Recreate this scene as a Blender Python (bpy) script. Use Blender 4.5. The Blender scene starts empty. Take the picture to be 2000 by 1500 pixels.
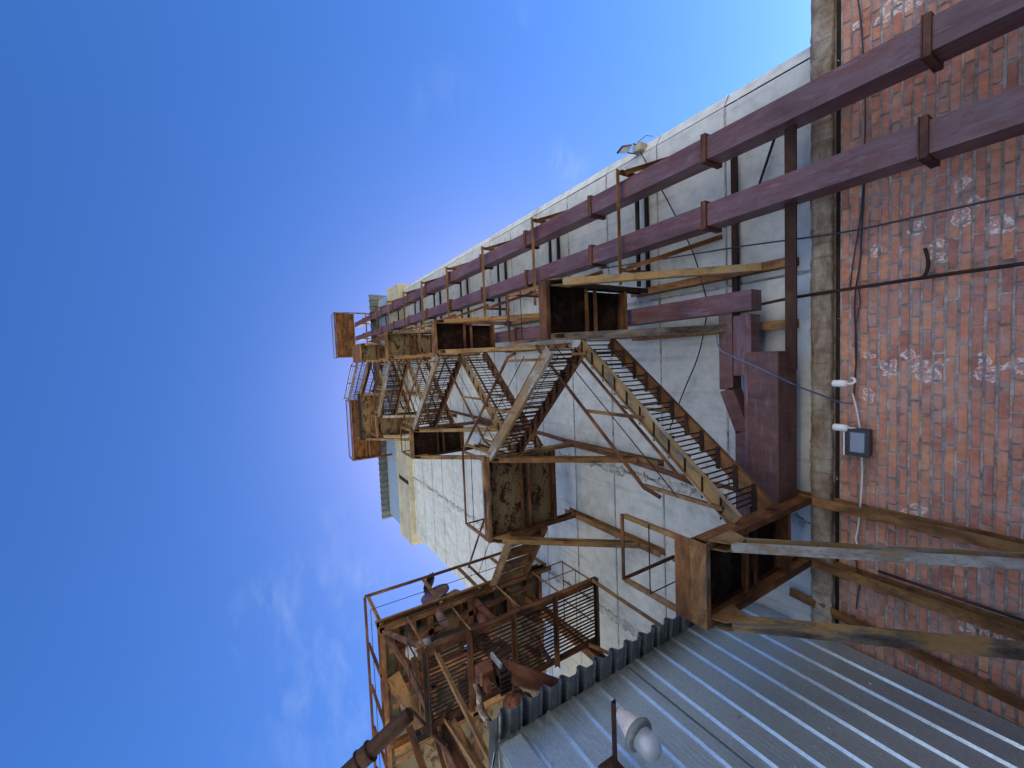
import bpy, bmesh, math, random
from mathutils import Vector, Matrix, noise
random.seed(7)
R = math.radians
C = bpy.context.scene.collection

# ------------------------------------------------------------------ camera maths (photo calibrated: facade frame)
ROW = [Vector((0.9976957797284101, 0.06282741953749049, 0.025609499533962053)),
       Vector((-0.04027372329229559, 0.8521899421639998, -0.5216802945163774)),
       Vector((-0.054599984654718096, 0.5194468383085789, 0.8527566029336422))]
FPX = 796.5
GZ = -1.6            # ground, camera is at the origin 1.6 m above it
WY = 5.2             # plane of the facade

def ray(px, py):
    return ROW[0]*(750-py) + ROW[1]*(px-1000) + ROW[2]*FPX
def at(px, py, X=None, Y=None, Z=None):
    r = ray(px, py)
    t = X/r.x if X is not None else Y/r.y if Y is not None else Z/r.z
    return r*t

# ------------------------------------------------------------------ mesh builder
class MB:
    def __init__(self):
        self.v = []; self.f = []; self.uv = []; self.smooth = []; self.tone = {}
    def quad(self, pts, uvs=None, smooth=False):
        i = len(self.v); self.v += [Vector(p) for p in pts]
        self.f.append(tuple(range(i, i+len(pts))))
        self.uv.append(uvs or [(p[0]+p[1]*.37, p[2]+p[1]*.61) for p in pts]); self.smooth.append(smooth)
    def prism(self, prof, p0, p1, up=(0,0,1), caps=True, smooth=False, closed=True):
        """profile (side, up) swept from p0 to p1; U runs along the length"""
        p0 = Vector(p0); p1 = Vector(p1); d = p1-p0; L = d.length; d = d/L
        up = Vector(up)
        if abs(d.dot(up)) > .98: up = Vector((0,1,0)) if abs(d.y) < .9 else Vector((1,0,0))
        s = d.cross(up).normalized(); u = s.cross(d)
        off = random.random()*40; n = len(prof)
        base = len(self.v)
        for p in (p0, p1):
            for a, b in prof: self.v.append(p + s*a + u*b)
        per = off*.7
        for i in range(n if closed else n-1):
            j = (i+1) % n
            w = math.hypot(prof[j][0]-prof[i][0], prof[j][1]-prof[i][1])
            self.tone[len(self.f)] = .5 if n > 14 or smooth else random.random()
            self.f.append((base+i, base+j, base+n+j, base+n+i))
            self.uv.append([(off, per), (off, per+w), (off+L, per+w), (off+L, per)]); self.smooth.append(smooth)
            per += w
        if caps and closed:
            self.f.append(tuple(base+i for i in reversed(range(n)))); self.uv.append([(off+a, off+b) for a, b in reversed(prof)]); self.smooth.append(False)
            self.f.append(tuple(base+n+i for i in range(n))); self.uv.append([(off+a, off+b) for a, b in prof]); self.smooth.append(False)
    def bar(self, p0, p1, w, h, up=(0,0,1)):
        self.prism([(-w/2,-h/2),(w/2,-h/2),(w/2,h/2),(-w/2,h/2)], p0, p1, up)
    def chan(self, p0, p1, w, h, t=.012, up=(0,0,1), flip=False):
        s = -1 if flip else 1
        pr = [(-w/2,-h/2),(w/2,-h/2),(w/2,-h/2+t),(-w/2+t,-h/2+t),(-w/2+t,h/2-t),(w/2,h/2-t),(w/2,h/2),(-w/2,h/2)]
        pr = [(a*s, b) for a, b in pr]
        if flip: pr.reverse()
        self.prism(pr, p0, p1, up)
    def ibeam(self, p0, p1, w, h, t=.014, up=(0,0,1)):
        a, b, c = w/2, h/2, t/2
        self.prism([(-a,-b),(a,-b),(a,-b+t),(c,-b+t),(c,b-t),(a,b-t),(a,b),(-a,b),(-a,b-t),(-c,b-t),(-c,-b+t),(-a,-b+t)], p0, p1, up)
    def angle(self, p0, p1, w, h, t=.008, up=(0,0,1), sx=1, sy=1):
        pr = [(0,0),(w,0),(w,t),(t,t),(t,h),(0,h)]
        pr = [(a*sx, b*sy) for a, b in pr]
        if sx*sy < 0: pr.reverse()
        self.prism(pr, p0, p1, up)
    def tube(self, p0, p1, r, n=8, caps=True):
        self.prism([(r*math.cos(2*math.pi*i/n), r*math.sin(2*math.pi*i/n)) for i in range(n)], p0, p1, caps=caps, smooth=True)
    def path(self, pts, r, n=8):
        """round rod through points with parallel frames"""
        pts = [Vector(p) for p in pts]; off = random.random()*40
        rings = []; up = Vector((.13,.31,.94)); ln = 0
        for i, p in enumerate(pts):
            d = (pts[min(i+1, len(pts)-1)] - pts[max(i-1, 0)]).normalized()
            s = d.cross(up)
            if s.length < .1: s = d.cross(Vector((1,.2,0)))
            s.normalize(); u = s.cross(d); up = u
            if i: ln += (p-pts[i-1]).length
            b = len(self.v)
            for k in range(n):
                a = 2*math.pi*k/n
                self.v.append(p + s*(r*math.cos(a)) + u*(r*math.sin(a)))
            rings.append((b, ln))
        for (b0, l0), (b1, l1) in zip(rings, rings[1:]):
            for k in range(n):
                j = (k+1) % n
                self.f.append((b0+k, b0+j, b1+j, b1+k))
                q = 2*math.pi*r/n
                self.uv.append([(off+l0, q*k), (off+l0, q*(k+1)), (off+l1, q*(k+1)), (off+l1, q*k)]); self.smooth.append(True)
        for b, fl in ((rings[0][0], 1), (rings[-1][0], 0)):
            idx = [b+k for k in range(n)]
            if fl: idx.reverse()
            self.f.append(tuple(idx)); self.uv.append([(0,0)]*n); self.smooth.append(False)
    def box(self, x0, x1, y0, y1, z0, z1):
        self.prism([(x0,z0),(x1,z0),(x1,z1),(x0,z1)], (0,y0,0), (0,y1,0))
    def lathe(self, prof, base, axis=(0,0,1), n=20, smooth=True):
        """prof: (radius, height) list"""
        d = Vector(axis).normalized(); t = Vector((1,0,0)) if abs(d.x) < .8 else Vector((0,1,0))
        s = d.cross(t).normalized(); u = d.cross(s); base = Vector(base); off = random.random()*20
        rows = []
        for r, h in prof:
            b = len(self.v); rows.append(b)
            for k in range(n):
                a = 2*math.pi*k/n
                self.v.append(base + d*h + s*(r*math.cos(a)) + u*(r*math.sin(a)))
        for i, (b0, b1) in enumerate(zip(rows, rows[1:])):
            for k in range(n):
                j = (k+1) % n
                self.f.append((b0+k, b0+j, b1+j, b1+k))
                self.uv.append([(off+prof[i][1], k*.05), (off+prof[i][1], k*.05+.05), (off+prof[i+1][1], k*.05+.05), (off+prof[i+1][1], k*.05)]); self.smooth.append(smooth)
        for b, fl, r in ((rows[0], 1, prof[0][0]), (rows[-1], 0, prof[-1][0])):
            if r > 1e-4:
                idx = [b+k for k in range(n)]
                if fl: idx.reverse()
                self.f.append(tuple(idx)); self.uv.append([(off, off)]*n); self.smooth.append(False)
    def yz(self, poly, x0, x1):
        """plate cut to a (y, z) outline, extruded in x"""
        n = len(poly); b = len(self.v); o = random.random()*30
        for x in (x0, x1): self.v += [Vector((x, y, z)) for y, z in poly]
        for i in range(n):
            j = (i+1) % n
            self.f.append((b+i, b+j, b+n+j, b+n+i)); self.uv.append([(o,o)]*4); self.smooth.append(False)
        self.f.append(tuple(b+i for i in reversed(range(n)))); self.uv.append([(o+y, z) for y, z in reversed(poly)]); self.smooth.append(False)
        self.f.append(tuple(b+n+i for i in range(n))); self.uv.append([(o+y, z) for y, z in poly]); self.smooth.append(False)
    def rough_grid(self, x0, x1, z0, z1, y, nx, nz, fn, smooth=True):
        """sheet in the facade plane, fn(x,z) -> (dx, dy, dz)"""
        b = len(self.v)
        for j in range(nz+1):
            for i in range(nx+1):
                x = x0+(x1-x0)*i/nx; z = z0+(z1-z0)*j/nz
                dx, dy, dz = fn(x, z, i/nx, j/nz)
                self.v.append(Vector((x+dx, y+dy, z+dz)))
        for j in range(nz):
            for i in range(nx):
                q = [b+j*(nx+1)+i, b+j*(nx+1)+i+1, b+(j+1)*(nx+1)+i+1, b+(j+1)*(nx+1)+i]
                self.f.append(tuple(q)); self.uv.append([(self.v[k].x, self.v[k].z) for k in q]); self.smooth.append(smooth)
    def build(self, name, m, parent=None, label=None, bevel=0):
        org = Vector((0,0,0)); p = parent
        while p is not None: org = org + p.location; p = p.parent
        me = bpy.data.meshes.new(name)
        me.from_pydata([v-org for v in self.v], [], self.f)
        ul = me.uv_layers.new(name='UVMap')
        k = 0; flat = []
        for u in self.uv:
            for a, b in u: flat += [a, b]
        ul.data.foreach_set('uv', flat)
        me.polygons.foreach_set('use_smooth', self.smooth)
        at_ = me.attributes.new('tone', 'FLOAT', 'FACE'); at_.data.foreach_set('value', [self.tone.get(i, .5) for i in range(len(self.f))])
        me.materials.append(m); me.update()
        o = bpy.data.objects.new(name, me); C.objects.link(o)
        if parent is not None: o.parent = parent
        if label: o['label'] = label
        if bevel:
            bv = o.modifiers.new('bevel', 'BEVEL'); bv.width = bevel; bv.segments = 1; bv.limit_method = 'ANGLE'; bv.angle_limit = R(50)
        return o

def tag(o, label, cat, group=None, kind=None):
    if label: o['label'] = label
    if cat: o['category'] = cat
    if group: o['group'] = group
    if kind: o['kind'] = kind
    return o
def thing(name, loc, label, cat, group=None):
    o = bpy.data.objects.new(name, None); C.objects.link(o); o.location = loc; o.empty_display_size = .2
    return tag(o, label, cat, group)

# ------------------------------------------------------------------ materials
def lin(r, g, b): return (r, g, b, 1)
class NT:
    def __init__(self, name):
        self.m = bpy.data.materials.new(name); self.m.use_nodes = True
        self.t = self.m.node_tree; self.t.nodes.clear()
        self.out = self.n('ShaderNodeOutputMaterial'); self.b = self.n('ShaderNodeBsdfPrincipled')
        self.t.links.new(self.b.outputs[0], self.out.inputs[0])
    def n(self, ty, **kw):
        x = self.t.nodes.new(ty)
        for k, v in kw.items(): setattr(x, k, v)
        return x
    def l(self, a, b): self.t.links.new(a, b)
    def uv(self): return self.n('ShaderNodeTexCoord').outputs['UV']
    def pos(self): return self.n('ShaderNodeNewGeometry').outputs['Position']
    def scale(self, v, s, off=(0,0,0)):
        x = self.n('ShaderNodeMapping'); x.inputs['Scale'].default_value = s; x.inputs['Location'].default_value = off; self.l(v, x.inputs[0]); return x.outputs[0]
    def noise(self, v, sc, det=4, rough=.6, dist=0):
        x = self.n('ShaderNodeTexNoise'); x.inputs['Scale'].default_value = sc; x.inputs['Detail'].default_value = det
        x.inputs['Roughness'].default_value = rough; x.inputs['Distortion'].default_value = dist; self.l(v, x.inputs['Vector']); return x.outputs[0]
    def ramp(self, f, stops, interp='LINEAR'):
        x = self.n('ShaderNodeValToRGB'); x.color_ramp.interpolation = interp; cr = x.color_ramp
        while len(cr.elements) < len(stops): cr.elements.new(.5)
        for e, (p, c) in zip(cr.elements, stops): e.position = p; e.color = c if len(c) == 4 else (*c, 1)
        self.l(f, x.inputs[0]); return x.outputs[0]
    def mix(self, f, a, b, mode='MIX'):
        x = self.n('ShaderNodeMix', data_type='RGBA', blend_type=mode)
        for s, v in ((x.inputs[0], f), (x.inputs[6], a), (x.inputs[7], b)):
            if hasattr(v, 'is_linked'): self.l(v, s)
            elif isinstance(v, (int, float)): s.default_value = v
            else: s.default_value = v if len(v) == 4 else (*v, 1)
        return x.outputs[2]
    def math(self, op, a, b=0., c=0., clamp=False):
        x = self.n('ShaderNodeMath', operation=op); x.use_clamp = clamp
        for s, v in zip(x.inputs, (a, b, c)):
            if hasattr(v, 'is_linked'): self.l(v, s)
            else: s.default_value = v
        return x.outputs[0]
    def bump(self, h, st, dist=.01, prev=None):
        x = self.n('ShaderNodeBump'); x.inputs['Strength'].default_value = st; x.inputs['Distance'].default_value = dist
        self.l(h, x.inputs['Height'])
        if prev is not None: self.l(prev, x.inputs['Normal'])
        return x.outputs[0]
    def fin(self, col, rough=.8, metal=0., normal=None, spec=.4):
        for s, v in (('Base Color', col), ('Roughness', rough), ('Metallic', metal), ('Specular IOR Level', spec)):
            if hasattr(v, 'is_linked'): self.l(v, self.b.inputs[s])
            else: self.b.inputs[s].default_value = v
        if normal is not None: self.l(normal, self.b.inputs['Normal'])
        return self.m
g3 = lambda v: (v, v, v, 1)

def steel(name, stops, fleck=(.02,.012,.008), fleck_amt=.5, stretch=.38, sc=5.0, rough=.78, streak=None, flecksc=60, spec=.25, tonal=.20, blotch=.55):
    """old painted / rusted steel: patches that run along the member, flakes, fine grain"""
    k = NT(name); u = k.uv()
    p = k.scale(u, (stretch, 1, 1))
    a0 = k.noise(p, sc, 6, .65, .3)
    ta = k.n('ShaderNodeAttribute', attribute_name='tone')
    a = k.math('ADD', a0, k.math('MULTIPLY', k.math('SUBTRACT', ta.outputs['Fac'], .5), tonal))
    col = k.ramp(a, stops)
    bl = k.noise(k.scale(u, (.9, 1, 1), (7.7, 2.2, 0)), 11, 6, .75, .5)
    col = k.mix(k.math('MULTIPLY', k.ramp(bl, [(.54, g3(0)), (.62, g3(1))]), blotch), col, stops[1][1])
    bl2 = k.noise(k.scale(u, (.8, 1, 1), (1.7, 9.2, 0)), 6, 6, .75, .5)
    col = k.mix(k.math('MULTIPLY', k.ramp(bl2, [(.57, g3(0)), (.66, g3(1))]), blotch*.8), col, stops[len(stops)//2][1])
    fine = k.noise(k.scale(u, (.35, 1, 1)), flecksc, 4, .7)
    col = k.mix(k.math('MULTIPLY', k.ramp(fine, [(.56, g3(0)), (.66, g3(1))]), fleck_amt), col, fleck)
    if streak:
        s = k.noise(k.scale(u, (.12, 1, 1), (3.3, 8.1, 0)), 22, 5, .7)
        col = k.mix(k.math('MULTIPLY', k.ramp(s, [(.55, g3(0)), (.72, g3(1))]), .65), col, streak)
    big = k.noise(k.pos(), 1.7, 3)
    col = k.mix(1.0, col, k.ramp(big, [(.3, g3(.72)), (.7, g3(1.2))]), 'MULTIPLY')
    nb = k.bump(fine, .25, .004); nb = k.bump(a, .3, .006, nb)
    return k.fin(col, rough, 0, nb, spec)

M = {}
M['ochre'] = steel('ochre_flaking_steel', [(.26,(.020,.013,.010)),(.36,(.080,.040,.018)),(.44,(.16,.076,.030)),(.53,(.25,.135,.050)),(.60,(.20,.118,.055)),(.67,(.11,.060,.033)),(.76,(.22,.20,.165))], fleck=(.035,.016,.008), fleck_amt=.55)
M['grey'] = steel('weathered_grey_steel', [(.26,(.018,.015,.013)),(.36,(.085,.058,.038)),(.44,(.18,.10,.042)),(.53,(.25,.155,.068)),(.60,(.20,.155,.105)),(.67,(.27,.25,.22)),(.78,(.36,.355,.34))], fleck=(.045,.03,.02), fleck_amt=.5, tonal=.22, blotch=.45)
M['spout'] = steel('sooty_spout_steel', [(.28,(.016,.009,.007)),(.45,(.045,.022,.014)),(.6,(.085,.042,.024)),(.75,(.13,.075,.04))], stretch=.7, tonal=.05)
M['flake'] = steel('flaking_grey_steel', [(.24,(.018,.015,.013)),(.33,(.075,.062,.050)),(.41,(.14,.122,.10)),(.46,(.29,.185,.075)),(.57,(.30,.195,.085)),(.63,(.22,.20,.175)),(.73,(.36,.36,.35))], fleck=(.04,.03,.02), fleck_amt=.45, tonal=.34, blotch=.35, sc=4.0)
M['rust'] = steel('brown_rust_steel', [(.28,(.022,.010,.007)),(.42,(.070,.028,.013)),(.53,(.13,.054,.021)),(.63,(.20,.092,.034)),(.75,(.27,.155,.065))], fleck=(.018,.008,.005), fleck_amt=.55)
M['orange'] = steel('orange_rust_steel', [(.28,(.045,.017,.008)),(.42,(.12,.048,.017)),(.55,(.21,.092,.029)),(.68,(.31,.165,.06)),(.8,(.30,.22,.12))], fleck=(.03,.012,.006), fleck_amt=.5)
M['dark'] = steel('shaded_dark_rust_steel', [(.3,(.006,.005,.004)),(.5,(.020,.011,.007)),(.65,(.048,.024,.012)),(.8,(.11,.065,.03))], fleck=(.005,.003,.002))  # dark rust, darkened further to carry the shade on members seen from below
M['rod'] = steel('brown_bar_steel', [(.3,(.014,.008,.007)),(.55,(.045,.020,.013)),(.75,(.085,.045,.022))], fleck=(.012,.007,.005), fleck_amt=.3)
M['maroon'] = steel('maroon_primer_steel', [(.28,(.070,.026,.027)),(.42,(.105,.045,.048)),(.52,(.13,.075,.088)),(.60,(.115,.040,.036)),(.66,(.15,.095,.115)),(.78,(.20,.16,.185))], fleck=(.05,.018,.016), fleck_amt=.45, stretch=.20, sc=3.6, rough=.5, streak=(.22,.17,.20), flecksc=35, spec=.45, tonal=.06)
M['flange'] = steel('rusty_maroon_flange', [(.28,(.028,.013,.012)),(.45,(.075,.032,.026)),(.58,(.13,.055,.034)),(.72,(.15,.085,.075))], fleck=(.02,.01,.008), fleck_amt=.5)
M['maroonbox'] = steel('maroon_sheet_steel', [(.28,(.060,.027,.023)),(.5,(.115,.052,.044)),(.72,(.15,.085,.078))], fleck=(.20,.15,.15), fleck_amt=.22, stretch=3.5, sc=2.0, rough=.5, flecksc=24, spec=.4, tonal=.06, streak=(.22,.17,.175))
M['brick_red'] = steel('red_brown_pipe_paint', [(.3,(.055,.020,.012)),(.5,(.125,.047,.025)),(.7,(.20,.085,.042))], fleck=(.05,.022,.013), fleck_amt=.4, rough=.6, stretch=.6, tonal=.08)

def deckmat(name, paint, lo, hi, sp=.40, k0=1.0):  # underside plates; the shade below the decks is darkened into their colour
    k = NT(name); p = k.pos()
    a = k.noise(k.scale(p, (1,1.6,1)), 3.0, 6, .7, .4)
    b = k.noise(p, 28, 5, .75)
    m = k.math('MULTIPLY', k.ramp(a, [(lo, g3(0)), (hi, g3(1))]), k.ramp(k.math('ADD', b, k.math('MULTIPLY', k.math('SUBTRACT', a, .5), .6)), [(sp, g3(0)), (sp+.05, g3(1))]))
    base = k.ramp(k.noise(p, 9, 5, .7), [(.3,(.006*k0,.004*k0,.003*k0,1)),(.55,(.028*k0,.012*k0,.006*k0,1)),(.75,(.085*k0,.034*k0,.012*k0,1))])
    return k.fin(k.mix(m, base, paint), .85, 0, k.bump(b, .3, .004), .15)
M['deck_tan'] = deckmat('flaking_tan_plate', (.175,.125,.065,1), .40, .48, .42, 1.5)
M['deck_dark'] = deckmat('shaded_underside_plate', (.045,.032,.018,1), .52, .66, .48, .7)  # near-black tones stand for shade under the landings
M['deck_wide'] = deckmat('tan_roof_sheet', (.145,.12,.075,1), .36, .50, .36, 1.6)
M['deck_orange'] = deckmat('orange_rusted_plate', (.17,.070,.024,1), .36, .6, .34, 1.6)

def concrete(name, c0, c1, c2, drip=(.20,.19,.165), pit=.5, warm=None):
    k = NT(name); p = k.pos()
    a = k.noise(p, .55, 5, .6, .5); b = k.noise(p, 5.5, 6, .65); c = k.noise(p, 60, 3, .7)
    col = k.ramp(a, [(.3, c0), (.5, c1), (.7, c2)])
    col = k.mix(1.0, col, k.ramp(b, [(.28, g3(.78)), (.5, g3(1.0)), (.72, g3(1.14))]), 'MULTIPLY')
    dr = k.noise(k.scale(p, (7, 7, .45)), 1.0, 5, .65)
    col = k.mix(k.math('MULTIPLY', k.ramp(dr, [(.57, g3(0)), (.72, g3(1))]), .45), col, drip)
    st = k.noise(k.scale(p, (1,1,1), (5.2,1.1,3.7)), 1.3, 7, .72, .8)
    col = k.mix(k.math('MULTIPLY', k.ramp(st, [(.55, g3(0)), (.68, g3(1))]), .42), col, (.27,.262,.24))
    mo_ = k.noise(k.scale(p, (1,1,1), (2.2,7.1,.7)), .9, 8, .78, .4); sp_ = k.noise(p, 22, 6, .8)
    mm = k.math('MULTIPLY', k.ramp(mo_, [(.54, g3(0)), (.64, g3(1))]), k.ramp(sp_, [(.52, g3(0)), (.60, g3(1))]))
    col = k.mix(k.math('MULTIPLY', mm, .25), col, (.22,.215,.2))
    pt = k.ramp(k.noise(p, 95, 2, .5), [(.64, g3(0)), (.70, g3(1))])
    pm = k.math('MULTIPLY', pt, k.ramp(k.noise(p, 2.2, 3), [(.5, g3(0)), (.62, g3(1))]))
    col = k.mix(k.math('MULTIPLY', pm, pit), col, (.10,.095,.085))
    if warm:
        w = k.ramp(k.noise(k.scale(p, (1,1,1), (9,2,4)), 2.1, 4, .6), [(.66, g3(0)), (.76, g3(1))])
        col = k.mix(k.math('MULTIPLY', w, .35), col, warm)
    nb = k.bump(c, .12, .004); nb = k.bump(b, .25, .02, nb)
    return k.fin(col, .9, 0, nb, .2)
M['concrete'] = concrete('pale_panel_concrete', (.45,.47,.46,1), (.50,.52,.51,1), (.54,.56,.55,1), warm=(.50,.40,.24))
def ledgemat():
    k = NT('brown_stained_concrete'); p = k.pos()
    a = k.noise(k.scale(p, (2.2, 2, 5)), 1.0, 7, .7, .5); b = k.noise(p, 16, 6, .75); c = k.noise(k.scale(p, (14, 8, 1.2)), 1.0, 6, .7)
    col = k.ramp(a, [(.28,(.13,.088,.062)),(.42,(.21,.155,.11)),(.52,(.28,.235,.18)),(.64,(.37,.34,.285)),(.76,(.25,.21,.16))])
    col = k.mix(k.math('MULTIPLY', k.ramp(c, [(.52, g3(0)), (.66, g3(1))]), .6), col, (.115,.065,.042,1))
    col = k.mix(1.0, col, k.ramp(b, [(.3, g3(.78)), (.5, g3(1)), (.7, g3(1.18))]), 'MULTIPLY')
    return k.fin(col, .95, 0, k.bump(b, .7, .02, k.bump(k.noise(p, 55, 4, .7), .4, .006)), .15)
M['ledge'] = ledgemat()
M['cream'] = concrete('cream_cornice_concrete', (.30,.28,.215,1), (.38,.355,.275,1), (.44,.415,.33,1), drip=(.20,.17,.12))
def jointmat(name, a, b, c):
    k = NT(name); p = k.pos()
    x = k.noise(p, 7, 6, .72, .5)
    col = k.ramp(x, [(.34, a), (.5, b), (.64, c)])
    return k.fin(col, .95, 0, k.bump(k.noise(p, 30, 5, .7), .6, .02), .1)
M['joint'] = jointmat('joint_mortar', (.16,.15,.14,1), (.36,.35,.33,1), (.47,.465,.445,1))
M['joint_dark'] = jointmat('dark_joint_mortar', (.16,.155,.145,1), (.31,.30,.28,1), (.42,.41,.39,1))
M['strip'] = jointmat('ragged_strip_mortar', (.20,.195,.18,1), (.40,.40,.38,1), (.53,.54,.525,1))
M['brick_mortar'] = jointmat('brick_mortar', (.14,.13,.12,1), (.28,.265,.25,1), (.44,.42,.40,1))

SPOTS = [(1745,15),(1790,8),(1770,14),(1730,32),(1675,50),(1790,447),(1832,482),(1880,430),(1877,415),(1950,442),(1830,500),(1712,492),(1735,716),(1800,712),(1797,733),(1815,733),(1832,712),(1925,700),(1928,726),(1948,720),(1980,716),(1776,690),(1696,692),(1695,770),(1895,1222),(1932,1240),(1965,1250),(1790,1003),(1900,390),(1880,355)]
def brickmat():
    k = NT('red_brick'); u = k.uv(); p = k.pos()
    sep = k.n('ShaderNodeSeparateXYZ'); k.l(u, sep.inputs[0]); rnd = sep.outputs[0]
    wn = k.n('ShaderNodeTexWhiteNoise', noise_dimensions='1D'); k.l(rnd, wn.inputs['W'])
    col = k.ramp(wn.outputs['Value'], [(0,(.33,.140,.105,1)),(.3,(.45,.185,.125,1)),(.6,(.53,.22,.138,1)),(.82,(.58,.26,.135,1)),(1,(.40,.20,.165,1))])
    a = k.noise(p, 14, 6, .7); b = k.noise(p, 70, 4, .7)
    col = k.mix(1.0, col, k.ramp(a, [(.3, g3(.68)), (.7, g3(1.25))]), 'MULTIPLY')
    # pale scum and grey cement smears
    c = k.noise(k.scale(p, (1,1,1), (4,0,2)), 5.5, 6, .7, .6)
    col = k.mix(k.math('MULTIPLY', k.ramp(c, [(.44, g3(0)), (.66, g3(1))]), .62), col, (.47,.33,.285,1))
    d = k.noise(k.scale(p, (1,1,1.3), (1,7,2)), 2.3, 6, .7, .8)
    col = k.mix(k.math('MULTIPLY', k.ramp(d, [(.56, g3(0)), (.66, g3(1))]), .8), col, (.30,.255,.25,1))
    # salt crusts: ragged outlines and small blobs round the damp spots
    wob = k.n('ShaderNodeTexNoise'); wob.inputs['Scale'].default_value = 9; wob.inputs['Detail'].default_value = 4; k.l(p, wob.inputs['Vector'])
    wv = k.n('ShaderNodeVectorMath', operation='MULTIPLY_ADD'); k.l(wob.outputs['Color'], wv.inputs[0]); wv.inputs[1].default_value = (.22,0,.22)
    sb = k.n('ShaderNodeVectorMath', operation='SUBTRACT'); k.l(p, sb.inputs[0]); sb.inputs[1].default_value = (.11,0,.11); k.l(sb.outputs[0], wv.inputs[2])
    tot = None
    for i, (px, py) in enumerate(SPOTS):
        q = at(px, py, Y=WY)
        vm = k.n('ShaderNodeVectorMath', operation='DISTANCE'); k.l(wv.outputs[0], vm.inputs[0]); vm.inputs[1].default_value = q
        s_ = k.math('SUBTRACT', 1.0, k.math('MULTIPLY', vm.outputs['Value'], 1/(.052 if i % 3 else .075)), clamp=True)
        tot = s_ if tot is None else k.math('MAXIMUM', tot, s_)
    e = k.noise(p, 34, 4, .7, .6)
    ring = k.ramp(tot, [(.02, g3(0)), (.14, g3(1)), (.26, g3(.9)), (.42, g3(.12)), (.62, g3(.08)), (.75, g3(.9))])
    brk = k.ramp(e, [(.42, g3(0)), (.50, g3(1))])
    pale = k.math('MULTIPLY', k.ramp(tot, [(.0, g3(0)), (.3, g3(1))]), .15)
    col = k.mix(pale, col, (.55,.42,.40,1))
    col = k.mix(k.math('MULTIPLY', k.math('MULTIPLY', ring, brk), .8), col, (.78,.74,.70,1))
    nb = k.bump(b, .3, .004); nb = k.bump(a, .35, .008, nb)
    return k.fin(col, .85, 0, nb, .25)
M['brick'] = brickmat()

def galv(name, c0, c1, metal=.35, rough=.42, spots_topband=True, zlow=None):
    k = NT(name); p = k.pos()
    v = k.n('ShaderNodeTexVoronoi'); v.inputs['Scale'].default_value = 70; k.l(p, v.inputs['Vector'])
    vs = k.n('ShaderNodeSeparateColor'); k.l(v.outputs['Color'], vs.inputs[0])
    a = k.noise(p, 1.2, 4); col = k.mix(a, c0, c1)
    col = k.mix(1.0, col, k.ramp(vs.outputs[0], [(0, g3(.90)), (1, g3(1.10))]), 'MULTIPLY')
    st = k.noise(k.scale(p, (9, 9, .35)), 1.0, 4, .6)
    col = k.mix(k.math('MULTIPLY', k.ramp(st, [(.5, g3(0)), (.75, g3(1))]), .22), col, (.55,.57,.6,1))
    if spots_topband:
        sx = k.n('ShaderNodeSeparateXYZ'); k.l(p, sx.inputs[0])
        edge = k.math('MULTIPLY', k.math('SUBTRACT', sx.outputs[2], zlow), 3.2, clamp=True)  # darker towards the wall top, broken up by noise
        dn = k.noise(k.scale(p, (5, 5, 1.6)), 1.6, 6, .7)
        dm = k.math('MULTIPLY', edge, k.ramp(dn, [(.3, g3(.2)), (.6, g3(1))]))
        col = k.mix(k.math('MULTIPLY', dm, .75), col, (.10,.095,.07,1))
        sp = k.ramp(k.noise(p, 9, 3, .5), [(.70, g3(0)), (.73, g3(1))])
        col = k.mix(k.math('MULTIPLY', sp, .45), col, (.30,.26,.19,1))
    r = k.ramp(vs.outputs[1], [(0, g3(rough-.08)), (1, g3(rough+.14))])
    return k.fin(col, r, metal, k.bump(k.noise(k.scale(p, (2,2,.8)), 1.5, 3), .35, .03, k.bump(k.noise(p, 130, 2), .05, .003)), .5)
M['galv'] = galv('galvanised_sheet', (.44,.53,.60,1), (.53,.62,.68,1), metal=.75, rough=.36, zlow=2.55)
M['galv_dark'] = galv('galvanised_eaves_sheet', (.085,.10,.11,1), (.15,.17,.18,1), spots_topband=False, metal=.5, rough=.45)
M['galv_trim'] = galv('flat_zinc_trim', (.28,.33,.37,1), (.34,.39,.43,1), spots_topband=False, metal=.5, rough=.4)
M['clad'] = galv('blue_grey_cladding', (.22,.30,.42,1), (.27,.35,.47,1), spots_topband=False, metal=.1, rough=.5)

def plain(name, c, rough=.5, metal=0., spec=.5, sc=30, var=.25):
    k = NT(name); p = k.pos(); n = k.noise(p, sc, 5, .65)
    col = k.mix(1.0, c, k.ramp(n, [(.3, g3(1-var)), (.7, g3(1+var))]), 'MULTIPLY')
    return k.fin(col, rough, metal, k.bump(n, .1, .003), spec)
M['ground'] = plain('pale_bounce_yard', (.55,.53,.50,1), .95, sc=2.0)
M['soil'] = plain('dark_low_bounce_ground', (.085,.095,.05,1), .95, sc=.8)
M['black'] = plain('black_plastic', (.02,.02,.022,1), .4)
M['white'] = plain('white_plastic', (.78,.78,.76,1), .4, var=.06)
M['cable_black'] = plain('black_cable', (.030,.024,.030,1), .6)
M['cable_blue'] = plain('blue_cable', (.07,.11,.20,1), .5)
M['cable_white'] = plain('white_cable', (.70,.70,.67,1), .45, var=.05)
M['pinkwhite'] = steel('flaking_white_paint', [(.30,(.10,.05,.03)),(.36,(.52,.45,.42)),(.6,(.66,.60,.57)),(.8,(.55,.50,.47))], fleck=(.14,.08,.05), fleck_amt=.5, stretch=.6, rough=.6)
M['ringgrey'] = plain('grey_rubber_ring', (.15,.18,.18,1), .45)
M['pipe_grey'] = plain('light_grey_pipe_paint', (.26,.26,.28,1), .55, sc=10, var=.2)
M['lag'] = jointmat('peeling_pipe_lagging', (.03,.02,.015,1), (.16,.12,.09,1), (.55,.53,.50,1))
M['red_spot'] = plain('red_plug', (.5,.08,.04,1), .4)
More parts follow.
